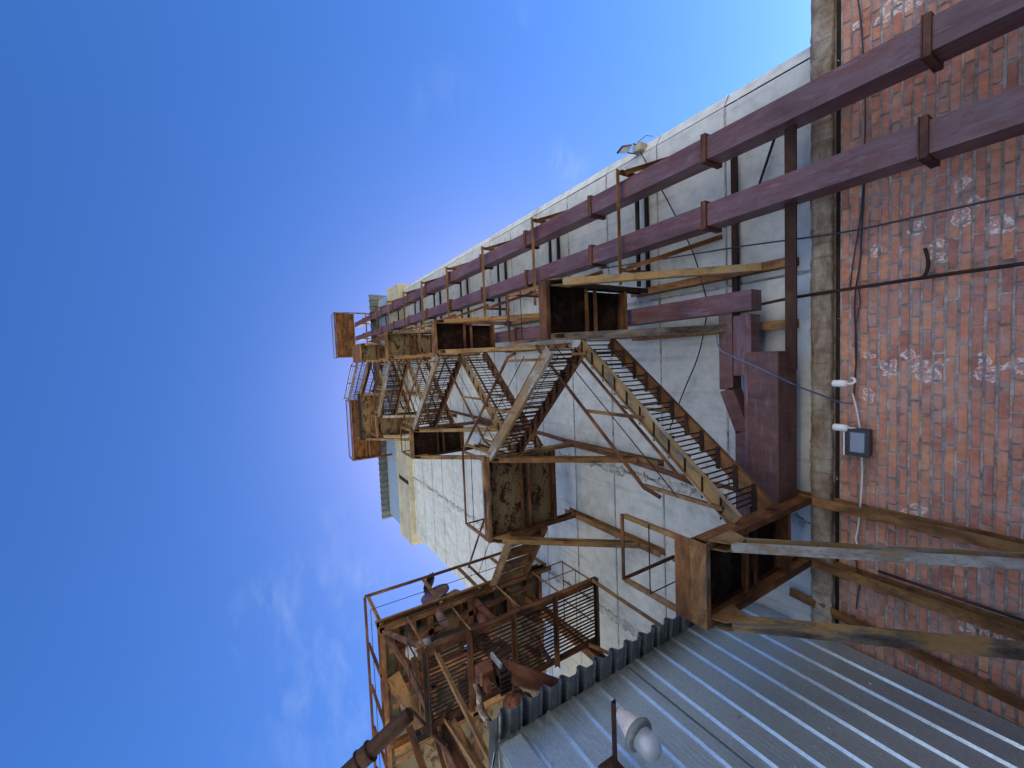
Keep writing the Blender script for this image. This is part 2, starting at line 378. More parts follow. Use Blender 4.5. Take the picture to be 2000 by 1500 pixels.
M['lens'] = plain('lamp_reflector', (.33,.32,.29,1), .25, .3, var=.1, sc=8)
def glass(name, tint, rough=.08, alpha=.5):
    k = NT(name)
    m = k.fin(tint, rough, 0, None, .5)
    k.b.inputs['Transmission Weight'].default_value = alpha
    k.b.inputs['IOR'].default_value = 1.3
    return m
M['glass'] = glass('frosted_lamp_glass', (.72,.78,.86,1), .35, .7)
M['pane'] = glass('floodlight_glass', (.85,.88,.9,1), .06, .9)

# ------------------------------------------------------------------ world, sun, camera
SUN_AZ = R(-13)        # from +Y (behind the tower) towards +X
SUN_EL = R(58)
w = bpy.data.worlds.new('World'); bpy.context.scene.world = w; w.use_nodes = True
nt = w.node_tree; nt.nodes.clear()
wo = nt.nodes.new('ShaderNodeOutputWorld'); bg = nt.nodes.new('ShaderNodeBackground'); sky = nt.nodes.new('ShaderNodeTexSky')
sky.sky_type = 'NISHITA'; sky.sun_disc = False; sky.sun_elevation = SUN_EL; sky.sun_rotation = SUN_AZ
sky.altitude = 200; sky.air_density = 1.0; sky.dust_density = .4; sky.ozone_density = 3.0
bg.inputs[1].default_value = .05
tc = nt.nodes.new('ShaderNodeTexCoord')
def wn(ty, **kw):
    x = nt.nodes.new(ty)
    for k_, v_ in kw.items(): setattr(x, k_, v_)
    return x
def wmath(op, a, b=0., clamp=False):
    x = wn('ShaderNodeMath', operation=op); x.use_clamp = clamp
    for s, v in zip(x.inputs, (a, b)):
        if hasattr(v, 'is_linked'): nt.links.new(v, s)
        else: s.default_value = v
    return x.outputs[0]
# thin cirrus wisps, each a soft patch of stretched noise at a fixed place in the sky dome
WISPS = [(530,1205,100,.55),(600,1165,110,.5),(690,1140,90,.5),(650,1320,190,.5),(680,1230,120,.4),(665,1075,70,.4),(655,1022,50,.3),(720,1420,150,.4),(1108,325,50,.75),(1098,300,40,.4),(868,205,85,.22),(1012,45,60,.25)]
tot = None
for px, py, rad, amp in WISPS:
    d = ray(px, py).normalized(); d2 = ray(px+rad, py).normalized()
    vm = wn('ShaderNodeVectorMath', operation='DISTANCE'); nt.links.new(tc.outputs['Generated'], vm.inputs[0]); vm.inputs[1].default_value = d
    s = wmath('SUBTRACT', 1.0, wmath('DIVIDE', vm.outputs['Value'], (d2-d).length), clamp=True)
    s = wmath('MULTIPLY', wmath('SMOOTH_MIN', s, .7), amp*.5)
    tot = s if tot is None else wmath('MAXIMUM', tot, s)
mp = wn('ShaderNodeMapping'); mp.inputs['Rotation'].default_value = (R(20), R(35), R(50)); mp.inputs['Scale'].default_value = (3.2, 10, 6); nt.links.new(tc.outputs['Generated'], mp.inputs[0])
nz = wn('ShaderNodeTexNoise'); nz.inputs['Scale'].default_value = 2.2; nz.inputs['Detail'].default_value = 8; nz.inputs['Roughness'].default_value = .6; nz.inputs['Distortion'].default_value = .25
nt.links.new(mp.outputs[0], nz.inputs['Vector'])
cr = wn('ShaderNodeMapRange'); cr.inputs[1].default_value = .44; cr.inputs[2].default_value = .78; nt.links.new(nz.outputs[0], cr.inputs[0])
fac = wmath('MULTIPLY', tot, cr.outputs[0], clamp=True)
hs = wn('ShaderNodeHueSaturation'); hs.inputs['Saturation'].default_value = 1.26; hs.inputs['Value'].default_value = 1.0; nt.links.new(sky.outputs[0], hs.inputs['Color'])
def wmul(col, c):
    x = wn('ShaderNodeMix', data_type='RGBA', blend_type='MULTIPLY'); x.inputs[0].default_value = 1; nt.links.new(col, x.inputs[6]); x.inputs[7].default_value = (*c, 1); return x.outputs[2]
gm = wn('ShaderNodeGamma'); gm.inputs[1].default_value = 1.4; nt.links.new(wmul(hs.outputs[0], (.222,)*3), gm.inputs[0])
sky_col = wmul(gm.outputs[0], (2.0/.222, 1.29/.222, 1.12/.222))
mx = wn('ShaderNodeMix', data_type='RGBA'); nt.links.new(fac, mx.inputs[0]); nt.links.new(sky_col, mx.inputs[6]); mx.inputs[7].default_value = (3.4, 4.0, 4.8, 1)
nt.links.new(mx.outputs[2], bg.inputs[0]); nt.links.new(bg.outputs[0], wo.inputs[0])

sl = bpy.data.lights.new('sun', 'SUN'); sl.energy = 5.0; sl.angle = R(.5); sl.color = (1, .95, .86)
so = bpy.data.objects.new('sun', sl); C.objects.link(so)
sd = Vector((math.sin(SUN_AZ)*math.cos(SUN_EL), math.cos(SUN_AZ)*math.cos(SUN_EL), math.sin(SUN_EL)))
so.rotation_euler = sd.to_track_quat('Z', 'Y').to_euler(); so.location = sd*60

cam = bpy.data.cameras.new('camera'); co = bpy.data.objects.new('camera', cam); C.objects.link(co)
cam.sensor_fit = 'HORIZONTAL'; cam.sensor_width = 36; cam.lens = FPX/2000*36; cam.clip_end = 3000; cam.clip_start = .05
mw = Matrix.Identity(4)
for i in range(3):
    mw[i][0] = ROW[1][i]; mw[i][1] = ROW[0][i]; mw[i][2] = -ROW[2][i]
co.matrix_world = mw
bpy.context.scene.camera = co
vs = bpy.context.scene.view_settings
vs.view_transform = 'Standard'; vs.look = 'None'; vs.gamma = 1; vs.exposure = 2.25

# ------------------------------------------------------------------ ground
g = MB(); g.quad([(-600,-600,GZ),(600,-600,GZ),(600,600,GZ),(-600,600,GZ)])
tag(g.build('ground', M['soil']), 'unseen ground beyond the yard, darkened to cut bounce on the tower', None, kind='structure')  # dark tone chosen to weaken light bounced onto the upper tower
g = MB(); g.quad([(-24,-18,GZ+.004),(24,-18,GZ+.004),(24,12,GZ+.004),(-24,12,GZ+.004)])
tag(g.build('yard', M['ground']), 'unseen pale yard, sized to bounce light onto the facade', None, kind='structure')  # out of view; extent and pale tone shaped to bounce sun onto the wall

# ------------------------------------------------------------------ concrete tower
TX0, TX1, TZ0, TZ1 = -7.24, 3.12, 2.0, 17.75
tower = thing('grain_tower', (-2, WY, GZ), 'tall pale concrete panel tower rising behind the rusty stairs', 'tower')
core = MB()
core.box(TX0+.01, TX1-.01, WY+.012, WY+11, GZ, TZ1)
core.build('joint_backing', M['joint_dark'], tower)
pan = MB(); xs = [TX0, -4.73, -1.97, .86, TX1]
zs = [2.0]+[3.09+1.045*i for i in range(14)]+[TZ1]
def panel(mb, x0, x1, z0, z1, y, th, ch=.008):
    """front-facing slab with chamfered arris"""
    a = [(x0,y+th,z0),(x1,y+th,z0),(x1,y+th,z1),(x0,y+th,z1)]
    b = [(x0,y+ch,z0),(x1,y+ch,z0),(x1,y+ch,z1),(x0,y+ch,z1)]
    c = [(x0+ch,y,z0+ch),(x1-ch,y,z0+ch),(x1-ch,y,z1-ch),(x0+ch,y,z1-ch)]
    for i in range(4):
        j = (i+1) % 4
        mb.quad([a[i],a[j],b[j],b[i]]); mb.quad([b[i],b[j],c[j],c[i]])
    mb.quad(c)
for zi in range(len(zs)-1):
    for xi in range(4):
        gx = .006 + random.random()*.006; gz = .004+random.random()*.008
        panel(pan, xs[xi]+gx, xs[xi+1]-gx, zs[zi]+gz, zs[zi+1]-gz, WY-.004+random.uniform(-.006,.006), .03, random.uniform(.006,.014))
# chamfered corner strip on the right
for zi in range(len(zs)-1):
    z0, z1 = zs[zi]+.006, zs[zi+1]-.006
    pan.quad([(TX1,WY-.002,z0),(TX1+.17,WY+.10,z0),(TX1+.17,WY+.10,z1),(TX1,WY-.002,z1)])
    pan.quad([(TX1+.17,WY+.10,z0),(TX1+.17,WY+11,z0),(TX1+.17,WY+11,z1),(TX1+.17,WY+.10,z1)])
pan.build('wall_panel', M['concrete'], tower)
# ragged mortar smears over the joints
def smear(mb, x0, x1, z0, z1, along, wid, y=WY-.012, step=.09, th=.016, seed=0, keep=.85):
    n = max(3, int(abs((z1-z0) if along == 'z' else (x1-x0))/step))
    rows = []
    for i in range(n+1):
        t = i/n
        c = (x0+(x1-x0)*t, z0+(z1-z0)*t)
        a = wid*(.25+.95*abs(noise.noise((t*n*.45+seed*9.1, seed, 1.3))))*(1 if noise.noise((t*n*.12, seed*3.3, 7)) > -.35*keep else .15)
        b = wid*(.25+.95*abs(noise.noise((t*n*.5+seed*5.7, seed+4, 3.1))))*(1 if noise.noise((t*n*.12, seed*3.3, 7)) > -.35*keep else .15)
        yy = y + .008*noise.noise((t*n*.8, seed, 2))
        if along == 'z': 
            h = lambda q: .022*noise.noise((t*n*.9, seed+q, 5))
            rows.append([(c[0]-a,WY+.002,c[1]),(c[0]-a*.7,yy+h(1),c[1]+h(4)),(c[0]-a*.1,yy+h(2)+.012,c[1]+h(5)),(c[0]+b*.7,yy+h(3),c[1]+h(6)),(c[0]+b,WY+.002,c[1])])
        else: rows.append([(c[0],WY+.002,c[1]+a),(c[0],yy,c[1]+a*.7),(c[0],yy,c[1]-b*.7),(c[0],WY+.002,c[1]-b)])
    for r0, r1 in zip(rows, rows[1:]):
        for q in range(len(r0)-1): mb.quad([r0[q], r0[q+1], r1[q+1], r1[q]], smooth=(along != 'z'))
sm = MB()
for zi, z in enumerate(zs[1:-1]):
    smear(sm, TX0+.05, TX1-.03, z, z, 'x', .036, step=.06, seed=zi+1)
sm.build('joint_mortar', M['joint'], tower)
sm = MB()
smear(sm, -4.73, -4.73, 3.0, 17.6, 'z', .17, y=WY-.040, step=.035, seed=21, keep=.4)
smear(sm, -1.97, -1.97, 2.2, 14.0, 'z', .15, y=WY-.036, step=.03, seed=33, keep=.4)
smear(sm, .86, .86, 2.2, 16.0, 'z', .05, y=WY-.014, step=.07, seed=41, keep=.8)
sm.build('ragged_joint_strip', M['strip'], tower)
# cornice band
cn = MB(); CY = 4.98
cn.box(-7.68, 3.42, CY, WY+10.9, TZ1-.85, TZ1+.55)
cn.box(-7.76, 3.50, CY-.05, WY+10.95, TZ1+.552, TZ1+.66)
cno = cn.build('cornice', M['cream'], tower, bevel=.02)
cp = MB(); cp.box(-5.05, -4.88, CY-.012, CY+.05, TZ1-.83, TZ1+.54); cp.build('cornice_strap', M['dark'], cno)
pt = MB()
PX0, PX1 = -7.55, 3.30
x = PX0
while x < PX1:
    x1 = min(x+.42, PX1)
    pt.prism([(x+.012,18.42),(x1,18.42),(x1,21.0),(x+.012,21.0)], (0,5.14,0), (0,5.2,0)); x = x1
pt.box(PX0, PX1, 5.19, WY+10.6, 18.42, 21.0)
pt.build('penthouse_cladding', M['clad'], tower)
ev = MB(); x = -7.75; pts = []
while x < 3.55:
    pts += [(x,0),(x+.10,0),(x+.15,.055),(x+.25,.055)]; x += .30
prof = pts+[(a, b+.02) for a, b in reversed(pts)]
ev.prism(prof, (0,4.72,20.95), (0,16.0,22.5))
ev.build('penthouse_roof', M['galv_dark'], tower)

# ------------------------------------------------------------------ lower brick building
bw = thing('brick_wall', (1.8, WY, GZ), 'weathered red brick lower wall with white salt crusts', 'wall')
mo = MB(); 
def mfn(x, z, a, b): return (0, .004*noise.noise((x*14, z*14, 3)), 0)
mo.rough_grid(-3.9, 9.0, GZ, 1.9, WY+.006, 300, 90, mfn)
mo.box(-3.9, 9.0, WY+.03, WY+3.0, GZ, 1.9)
mo.build('mortar', M['brick_mortar'], bw)
br = MB(); z = GZ; row = 0; RH = .077
while z < 1.86:
    hdr = (row % 6 == 5); L = .13 if hdr else .26
    x = -3.9 + (0 if row % 2 else .13) + random.uniform(-.01,.01) + (.065 if hdr else 0)
    while x < 8.9:
        j = lambda s: random.uniform(-s, s)
        x0, x1, z0, z1 = x+.007+j(.003), x+L-.009+j(.005), z+.008+j(.003), z+RH-.009+j(.004)
        y = WY - .003 + j(.004); ch = .006
        rr = random.random()*100
        a = [(x0,WY+.02,z0),(x1,WY+.02,z0),(x1,WY+.02,z1),(x0,WY+.02,z1)]
        c = [(x0+ch+j(.002),y+j(.002),z0+ch+j(.002)),(x1-ch+j(.002),y+j(.002),z0+ch+j(.002)),(x1-ch+j(.002),y+j(.002),z1-ch+j(.002)),(x0+ch+j(.002),y+j(.002),z1-ch+j(.002))]
        a = [(p[0]+j(.002), p[1], p[2]+j(.002)) for p in a]
        m_ = [(p[0], y+.006, p[2]) for p in a]
        for i in range(4):
            k_ = (i+1) % 4
            br.quad([a[i],a[k_],m_[k_],m_[i]], [(rr,0)]*4); br.quad([m_[i],m_[k_],c[k_],c[i]], [(rr,0)]*4)
        br.quad(c, [(rr,0)]*4)
        x += L
    z += RH; row += 1
br.build('brick_courses', M['brick'], bw)

ld = thing('concrete_ledge', (1.8, WY, 1.89), 'stained brown concrete ledge between brick and pale panels', 'ledge')
lm = MB()
sec = [(.03,1.925),(-.075,1.912),(-.105,1.925),(-.110,1.98),(-.112,2.05),(-.09,2.10),(-.03,2.125),(.05,2.14)]   # (dy, z)
def lfn(x, k):
    dy, z = sec[k]
    big = 1.0 if k in (1,2,3,4,5) else .3
    chip = max(0, noise.noise((x*2.2, k*.15, 8))-.15)*.10
    n1 = noise.noise((x*6, k*1.3, 2))*.012 + noise.noise((x*22, k*2.1, 5))*.006
    return (x, WY+dy+chip*big+n1*big, z+noise.noise((x*9, k*.3, 4))*.014+noise.noise((x*26, k*.3, 9))*.009)
N = 420; b0 = len(lm.v)
for i in range(N+1):
    x = -3.9 + 12.9*i/N
    for k in range(len(sec)): lm.v.append(Vector(lfn(x, k)))
for i in range(N):
    for k in range(len(sec)-1):
        q = [b0+i*len(sec)+k, b0+(i+1)*len(sec)+k, b0+(i+1)*len(sec)+k+1, b0+i*len(sec)+k+1]
        lm.f.append(tuple(q)); lm.uv.append([(0,0)]*4); lm.smooth.append(True)
lm.box(-3.9, 9.0, WY+.0, WY+3.0, 1.91, 2.10)
ls = lm.build('ledge_stone', M['ledge'], ld)
lm = MB(); lm.box(-3.9, 9.0, WY+.004, WY+.10, 1.872, 1.93); lm.build('joint_shade_strip', M['dark'], ls)  # dark strip stands for the shade inside the open joint

# ------------------------------------------------------------------ stair landings
def rail_set(root, posts, runs, mids, base_z=None):
    for a, b in posts:
        m = MB(); m.angle(a, b, .045, .045, .006, up=(0,1,0)); m.build('post', M['ochre'], root)
    for r in runs:
        m = MB(); m.path(r, .021, 8); m.build('top_rail', M['rust'], root)
    for r in mids:
        m = MB(); m.path(r, .007, 5); m.build('mid_rail', M['rod'], root)

def landing(label, x0, x1, z, side, yf=3.2, yb=4.58, deck='deck_dark', fascia='ochre', fh=.16, struts=True, posts=True, rail=True, drop=1.62, kick=0., railh=.97, beamcol=None, postdrop=1.98, joists=1):
    root = thing('stair_landing', ((x0+x1)/2, WY, z), label, 'landing', 'landings of the outside stair')
    H = .16
    # underside plates, two sheets with a gap between
    m = MB(); ym = yf+(yb-yf)*.56
    m.box(x0+.03, x1-.03, yf+.03, ym-.002, z+H-.02, z+H-.012); m.box(x0+.03, x1-.05, ym+.002, yb-.02, z+H-.012, z+H-.005)
    m.build('deck_plate', M[deck], root)
    # cantilever channels to the facade
    for xx, fl in ((x0, False), (x1, True)):
        m = MB(); m.chan((xx, yf, z+H/2), (xx, WY+.02, z+H/2), .065, H, .012, flip=fl); m.build('side_beam', M[beamcol or random.choice(('dark','rust','grey'))], root)
    m = MB(); m.chan((x0-.03, yf-.03, z+fh/2+.005), (x1+.03, yf-.03, z+fh/2+.005), .06, fh, .01, flip=True); m.build('front_beam', M[fascia], root)
    if kick:
        m = MB(); m.box(x0-.03, x1+.03, yf-.065, yf-.057, z+fh+.006, z+fh+kick); m.build('kick_plate', M['orange'], root)
    m = MB(); m.chan((x0+.04, yb, z+H/2), (x1-.04, yb, z+H/2), .05, H-.01, .01); m.build('rear_beam', M['rust'], root)
    for yy in ((ym-.075, ym+.085) if joists else ()):
        m = MB(); m.angle((x0+.035, yy, z+.055), (x1-.035, yy, z+.055), .06, .07, .008); m.build('joist', M['rust'], root)
    for xx in (x0, x1):
        if struts:
            sc_ = 'flake' if z < 5 else 'ochre' if z < 7 else ('grey' if random.random() < .6 else 'ochre')
            m = MB(); m.chan((xx, yf+.16, z-.07), (xx, WY-.13, z-drop), .085, .115, .012, up=(0,-.6,.8), flip=(xx == x0)); stt = m.build('strut', M[sc_], root)
            m = MB(); m.yz([(yf+.01,z+.03),(yf+.36,z+.03),(yf+.30,z-.14),(yf+.20,z-.16),(yf+.07,z-.09)], xx-.036, xx-.028); m.yz([(yf+.01,z+.03),(yf+.36,z+.03),(yf+.30,z-.14),(yf+.20,z-.16),(yf+.07,z-.09)], xx+.036, xx+.044)
            m.build('gusset_plate', M['grey'], stt)
        if posts:
            m = MB(); m.ibeam((xx, WY-.075, z-postdrop), (xx, WY-.075, min(z+.34, 99)), .10, .14, .012, up=(0,1,0)); m.build('wall_post', M['ochre'], root)
    if rail:
        zt = z+H+railh-.16; e = .0
        xo = x0 if side < 0 else x1; xi = x1 if side < 0 else x0
        P_ = [((xo, yf-.04, z+.02), (xo, yf-.04, zt)), ((xi, yf-.04, z+.02), (xi, yf-.04, zt)), ((xo, yf+.75, z+H), (xo, yf+.75, zt))]
        runs = [[(xi, yf-.05, zt), (xo, yf-.05, zt), (xo, yf+.78, zt)]]
        mids = [[(xi, yf-.05, z+.62), (xo, yf-.05, z+.62), (xo, yf+.78, z+.62)]]
        rail_set(root, P_, runs, mids)
    return root

RX0, RX1, LX0, LX1 = .30, .99, -2.36, -1.66
landing('lowest left landing with orange front boards, its struts down to the brick wall', LX0, LX1, 2.07, -1, drop=1.75, postdrop=2.6, kick=.155, fascia='ochre', deck='deck_dark')
landing('lowest right landing with black underside, nearest the big maroon legs', RX0, RX1, 4.23, 1, fascia='rust')
landing('wide left landing with speckled tan underside, beside the machine platform', -3.07, LX1, 6.1, -1, deck='deck_tan', fascia='ochre', drop=1.55)
landing('second right landing up, a dark box hard against the maroon legs', RX0-.03, RX1-.08, 8.22, 1)
landing('left landing with a dark two-bay underside just above the wide tan landing', LX0, LX1, 10.2, -1)
landing('third right landing up, with tan patches on its dark underside', RX0-.03, RX1, 12.15, 1, deck='deck_tan')
landing('upper left landing with pale front edge, below the big rust brown box landing', LX0+.03, LX1, 13.97, -1, deck='deck_tan')
landing('topmost narrow right landing with a tall closed front panel', RX0-.06, RX1-.12, 16.0, 1, yb=4.4, deck='deck_tan', kick=1.25, rail=False)
landing('wide rust brown landing high on the left, the tan flaked plate under the roof line', -3.02, -1.12, 17.9, -1, yf=3.42, yb=4.36, deck='deck_tan', fascia='dark', fh=.26)
landing('highest left platform with glowing orange rust underside against the sky', -4.28, -1.5, 19.9, -1, yf=3.38, yb=4.6, deck='deck_orange', fascia='rust', struts=False, posts=False, beamcol='orange')
landing('highest right platform with rusty plate floor round the leg heads', .62, 3.05, 24.0, 1, yf=3.55, yb=4.5, deck='deck_orange', fascia='rust', struts=False, posts=False, drop=1.2)

# ------------------------------------------------------------------ stair flights
def flight(label, xa, za, xb, zb, y0, y1, steps, rails=2, rail_to=None, col='ochre'):
    root = thing('stair_flight', ((xa+xb)/2, (y0+y1)/2, za), label, 'stairs', 'flights of the outside stair')
    d = Vector((xb-xa, 0, zb-za)); un = d.normalized(); nrm = Vector((-un.z, 0, un.x))
    if nrm.z < 0: nrm = -nrm
    for yy, fl, c in ((y0, False, 'grey'), (y1, True, 'rust')):
        m = MB(); m.chan((xa, yy, za+.06), (xb, yy, zb+.06), .055, .16, .01, up=nrm, flip=fl); m.build('stringer', M['flake' if (c == 'grey' and za < 3) else c], root)
    for i in range(steps):
        t = (i+.6)/steps; c = Vector((xa, 0, za+.06))+d*t
        m = MB(); sgn = 1 if xb > xa else -1
        for q in range(4):
            xx = c.x + sgn*(-.09+.06*q)
            m.tube((xx, y0+.03, c.z+.05), (xx, y1-.03, c.z+.05), .0095, 5, caps=False)
        for yy in (y0+.04, y1-.045):
            m.angle((c.x-.125, yy, c.z+.035), (c.x+.125, yy, c.z+.035), .05, .05, .007, sx=1 if yy < (y0+y1)/2 else -1, sy=-1)
        m.build('tread', M['rod'], root)
    hh = .92
    for yy in ((y0-.03, y1+.03) if rails == 2 else (y0-.03,)):
        a = Vector((xa, yy, za+.12+hh)); b = Vector((xb, yy, zb+.12+hh))
        a2 = a+d*.04; b2 = b-d*.03
        m = MB(); m.path([a2-Vector((0,0,.16))-d*.03, a2, a2+d*.05, b2-d*.1, b2, b2+d*.04+Vector((0,0,-.02))], .024, 8); m.build('handrail', M['rust'], root)
        m = MB(); m.path([a2-Vector((0,0,.46)), b2-Vector((0,0,.46))], .007, 5); m.build('mid_rail', M['rod'], root)
        for t in (.06, .5, .93):
            p = Vector((xa, yy, za+.05))+d*t
            m = MB(); m.angle(p, p+Vector((0,0,hh+.05)), .04, .04, .006, up=(0,1,0)); m.build('post', M['ochre'], root)
    return root
RA, FA = (3.74, 4.34), (3.24, 3.80)
flight('lowest stair flight with a grey flaking stringer, the nearest one', -1.60, 2.10, .22, 4.26, *RA, 11)
flight('second flight up, crossing in front up to the wide tan landing', .14, 4.25, -1.65, 6.12, *FA, 11)
flight('third flight up, rising right from the wide tan landing', -1.64, 6.12, .22, 8.24, *RA, 11)
flight('fourth flight up, falling left to right between two dark landings', .2, 8.24, -1.64, 10.22, *FA, 11)
flight('fifth flight up, behind the crossing handrails above mid height', -1.64, 10.22, .22, 12.17, *RA, 11)
flight('sixth flight up, in front of the upper pale wall panels', .22, 12.17, -1.64, 13.99, *FA, 11)
flight('seventh flight up, partly hidden under the roof line', -1.64, 13.99, .2, 16.02, *RA, 10)
flight('eighth flight up to the wide rust brown landing', .2, 16.02, -1.12, 17.92, 3.45, 4.0, 11)
flight('highest flight, its treads seen against blue sky', .2, 17.4, -1.5, 19.92, 3.30, 3.86, 14)

# short steps from the wide landing to the machine platform
root = thing('short_steps', (-3.7, 4.0, 6.1), 'short flight of flat plate steps leading to the machine platform', 'stairs')
for yy, fl in ((3.62, False), (4.36, True)):
    m = MB(); m.chan((-3.10, yy, 6.16), (-4.48, yy, 7.02), .05, .15, .01, flip=fl); m.build('stringer', M['grey' if yy < 4 else 'rust'], root)
for i in range(4):
    t = (i+.5)/4; xc = -3.10-1.38*t; zc = 6.17+.86*t; m = MB(); m.prism([(-.085,-.03),(.085,.03),(.085,.038),(-.085,-.022)], (xc,3.65,zc), (xc,4.33,zc)); m.tube((xc+.13,3.65,zc), (xc+.13,4.33,zc), .008, 5); m.build('tread', M['ochre'], root)
for a, b in (((-3.15,3.58,6.2),(-3.15,3.58,7.15)), ((-4.42,3.58,7.0),(-4.42,3.58,8.0))):
    m = MB(); m.angle(a, b, .04, .04, .006, up=(0,1,0)); m.build('post', M['rust'], root)
m = MB(); m.path([(-3.12,3.57,7.14),(-4.45,3.57,8.0)], .021, 8); m.build('handrail', M['rust'], root)
m = MB(); m.path([(-3.12,3.57,6.72),(-4.45,3.57,7.55)], .007, 5); m.build('mid_rail', M['rod'], root)

# ------------------------------------------------------------------ bucket elevator legs
def leg(label, x0, x1, y0, y1, z0, z1, flz, mat='maroon', head=True):
    root = thing('elevator_leg', ((x0+x1)/2, (y0+y1)/2, z0), label, 'duct', 'square elevator legs')
    m = MB(); zz = [z0]+list(flz)+[z1]
    for a, b in zip(zz, zz[1:]):
        j = random.uniform(-.004, .004)
        m.prism([(x0+j,-y1),(x1+j,-y1),(x1+j,-y0+j),(x0+j,-y0+j)], (0,0,a+.001), (0,0,b-.001), up=(0,-1,0))
    sh = m.build('shaft', M[mat], root)
    for z in flz:
        m = MB(); e = .038
        for dz, th in ((-.042, .046), (.007, .010)):
            m.box(x0-e+abs(dz)*.1, x1+e-abs(dz)*.1, y0-e+abs(dz)*.1, y1+e, z+dz, z+dz+th)
        for k in range(5):
            for xx in (x0-e*.55, x1+e*.55): m.tube((xx, y0+(y1-y0)*k/4, z-.048), (xx, y0+(y1-y0)*k/4, z+.022), .007, 6)
            m.tube((x0+(x1-x0)*k/4, y0-e*.55, z-.048), (x0+(x1-x0)*k/4, y0-e*.55, z+.022), .007, 6)
        m.build('flange', M['flange'], sh)
    return root
FZ = [1.12+1.93*i+random.uniform(-.03,.03) for i in range(12)]
leg('outer square maroon elevator leg, the nearer the sky', 2.305, 2.565, 4.65, 4.92, GZ, 24.6, FZ)
leg('inner square maroon elevator leg, running close beside the stair landings', 1.53, 1.79, 4.65, 4.92, GZ, 24.6, [z+.01 for z in FZ])
r3 = leg('slim third maroon leg half hidden behind the right landings', .47, .70, 4.72, 4.93, 2.52, 20.5, [5.0,7.5,10.,12.5,15.,17.5])

# frames that tie the legs to the facade
FRZ = [4.28, 6.46, 8.52, 10.68, 12.78, 14.75, 16.95, 18.9, 21.1]
names = ['lowest', 'second', 'third', 'fourth', 'fifth', 'sixth', 'seventh', 'eighth', 'topmost']
for i, z in enumerate(FRZ):
    root = thing('leg_bracket', (1.85, WY, z), '%s rusty steel frame clamping the two maroon legs to the wall%s' % (names[i], ', counted upward' if i else ', the largest one'), 'bracket', 'frames round the elevator legs')
    m = MB(); m.angle((1.06, 4.56, z), (2.70, 4.56, z), .06, .06, .007, sx=1, sy=1); m.build('front_bar', M['ochre'], root)
    for yy in (4.95, WY-.045):
        m = MB(); m.bar((.95 if yy > 5 else 1.06, yy, z+.03), (2.70, yy, z+.03), .035, .055); m.build('rear_bar', M['dark'], root)
    for xx, q in ((1.24, 1), (2.67, -1)):
        m = MB(); m.angle((xx, 4.54, z-.012), (xx, WY, z-.012), .055, .055, .007, sx=q, sy=-1); m.build('side_arm', M['orange'], root)
        m = MB(); m.angle((xx+.01*q, 4.60, z-.07), (xx+(.24 if q > 0 else .15), WY-.01, z-(1.15 if q > 0 else .55)), .06, .06, .007, sx=q, sy=-1); m.build('diagonal', M['orange'], root)

# flat bars on the wall below
for p0, p1, w_, h_, lab in (((-.20,4.82,2.165),(2.34,4.82,2.165),.02,.11,'broad flat brown bar spanning the wall just above the ledge'), ((.35,5.12,2.93),(2.4,5.12,2.93),.04,.07,'narrow dark bar behind the legs, above the broad flat bar')):
    m = MB(); m.bar(p0, p1, w_, h_); tag(m.build('tie_bar', M['rod']), lab, 'steel bar')
m = MB(); m.angle((1.92,5.1,2.62),(2.62,5.08,2.34),.03,.03,.006); tag(m.build('stub_bar', M['rod']), 'short slanting steel bar sticking out beside the outer maroon leg', 'steel bar')
m = MB(); m.angle((2.72,5.12,1.86),(2.40,5.05,1.72),.07,.07,.008); tag(m.build('stub_angle', M['maroon']), 'short maroon angle iron behind the outer leg at the ledge', 'steel bar')

# ------------------------------------------------------------------ horizontal maroon boxes
root = thing('conveyor_box', (-.86, 4.75, 2.19), 'big horizontal maroon sheet box beside the lowest stair flight', 'duct')
m = MB(); m.box(-1.74, 0.0, 4.60, 5.0, 2.19, 2.545); m.build('box_shell', M['maroonbox'], root, bevel=.008)
m = MB(); m.box(-1.70, -.03, 4.594, 4.5985, 2.50, 2.54); m.build('seam_strip', M['maroon'], root)
root = thing('chute_duct', (-.3, 4.8, 2.6), 'narrow bent maroon chute above the big horizontal box', 'duct')
m = MB()
pl = [(.50,2.845),(-.44,2.845),(-.93,2.655),(-1.95,2.66)]
for a, b in zip(pl, pl[1:]):
    m.bar((a[0],4.84,a[1]), (b[0],4.84,b[1]), .18, .165)
m.build('chute', M['maroonbox'], root)
m = MB(); m.box(-.27, .43, 4.76, 4.95, 2.55, 2.758); m.build('joint_box', M['maroon'], root)
# ------------------------------------------------------------------ cables, rods and pipes on the facade
def cable(name, pts, r, mat, lab, cat='cable', sub=5):
    P_ = [Vector(p) for p in pts]; out = []
    for i in range(len(P_)-1):
        p0 = P_[max(i-1,0)]; p1 = P_[i]; p2 = P_[i+1]; p3 = P_[min(i+2,len(P_)-1)]
        for s in range(sub):
            t = s/sub
            out.append(.5*((2*p1)+(p2-p0)*t+(2*p0-5*p1+4*p2-p3)*t*t+(3*p1-p0-3*p2+p3)*t**3))
    out.append(P_[-1]); m = MB(); m.path(out, r, 6)
    return tag(m.build(name, M[mat]), lab, cat)
W = lambda pts, y: [at(a, b, Y=y) for a, b in pts]
cable('cable', W([(2060,366),(2000,378),(1820,417),(1640,455),(1450,481),(1270,510),(1170,525)], 5.08), .009, 'cable_black', 'thin dark wire running straight up the brick and the wall beside the legs')
cable('wall_pipe', W([(2060,505),(2000,515),(1820,540),(1640,567),(1540,583),(1480,596)], 5.08), .018, 'rod', 'brown vertical pipe clipped to the brick below the wall posts', 'pipe')
cable('wall_hook', W([(1802,542),(1810,530),(1813,512),(1809,492),(1806,485)], 5.08), .014, 'rod', 'curved rusty hook on the brick beside the brown pipe', 'hook')
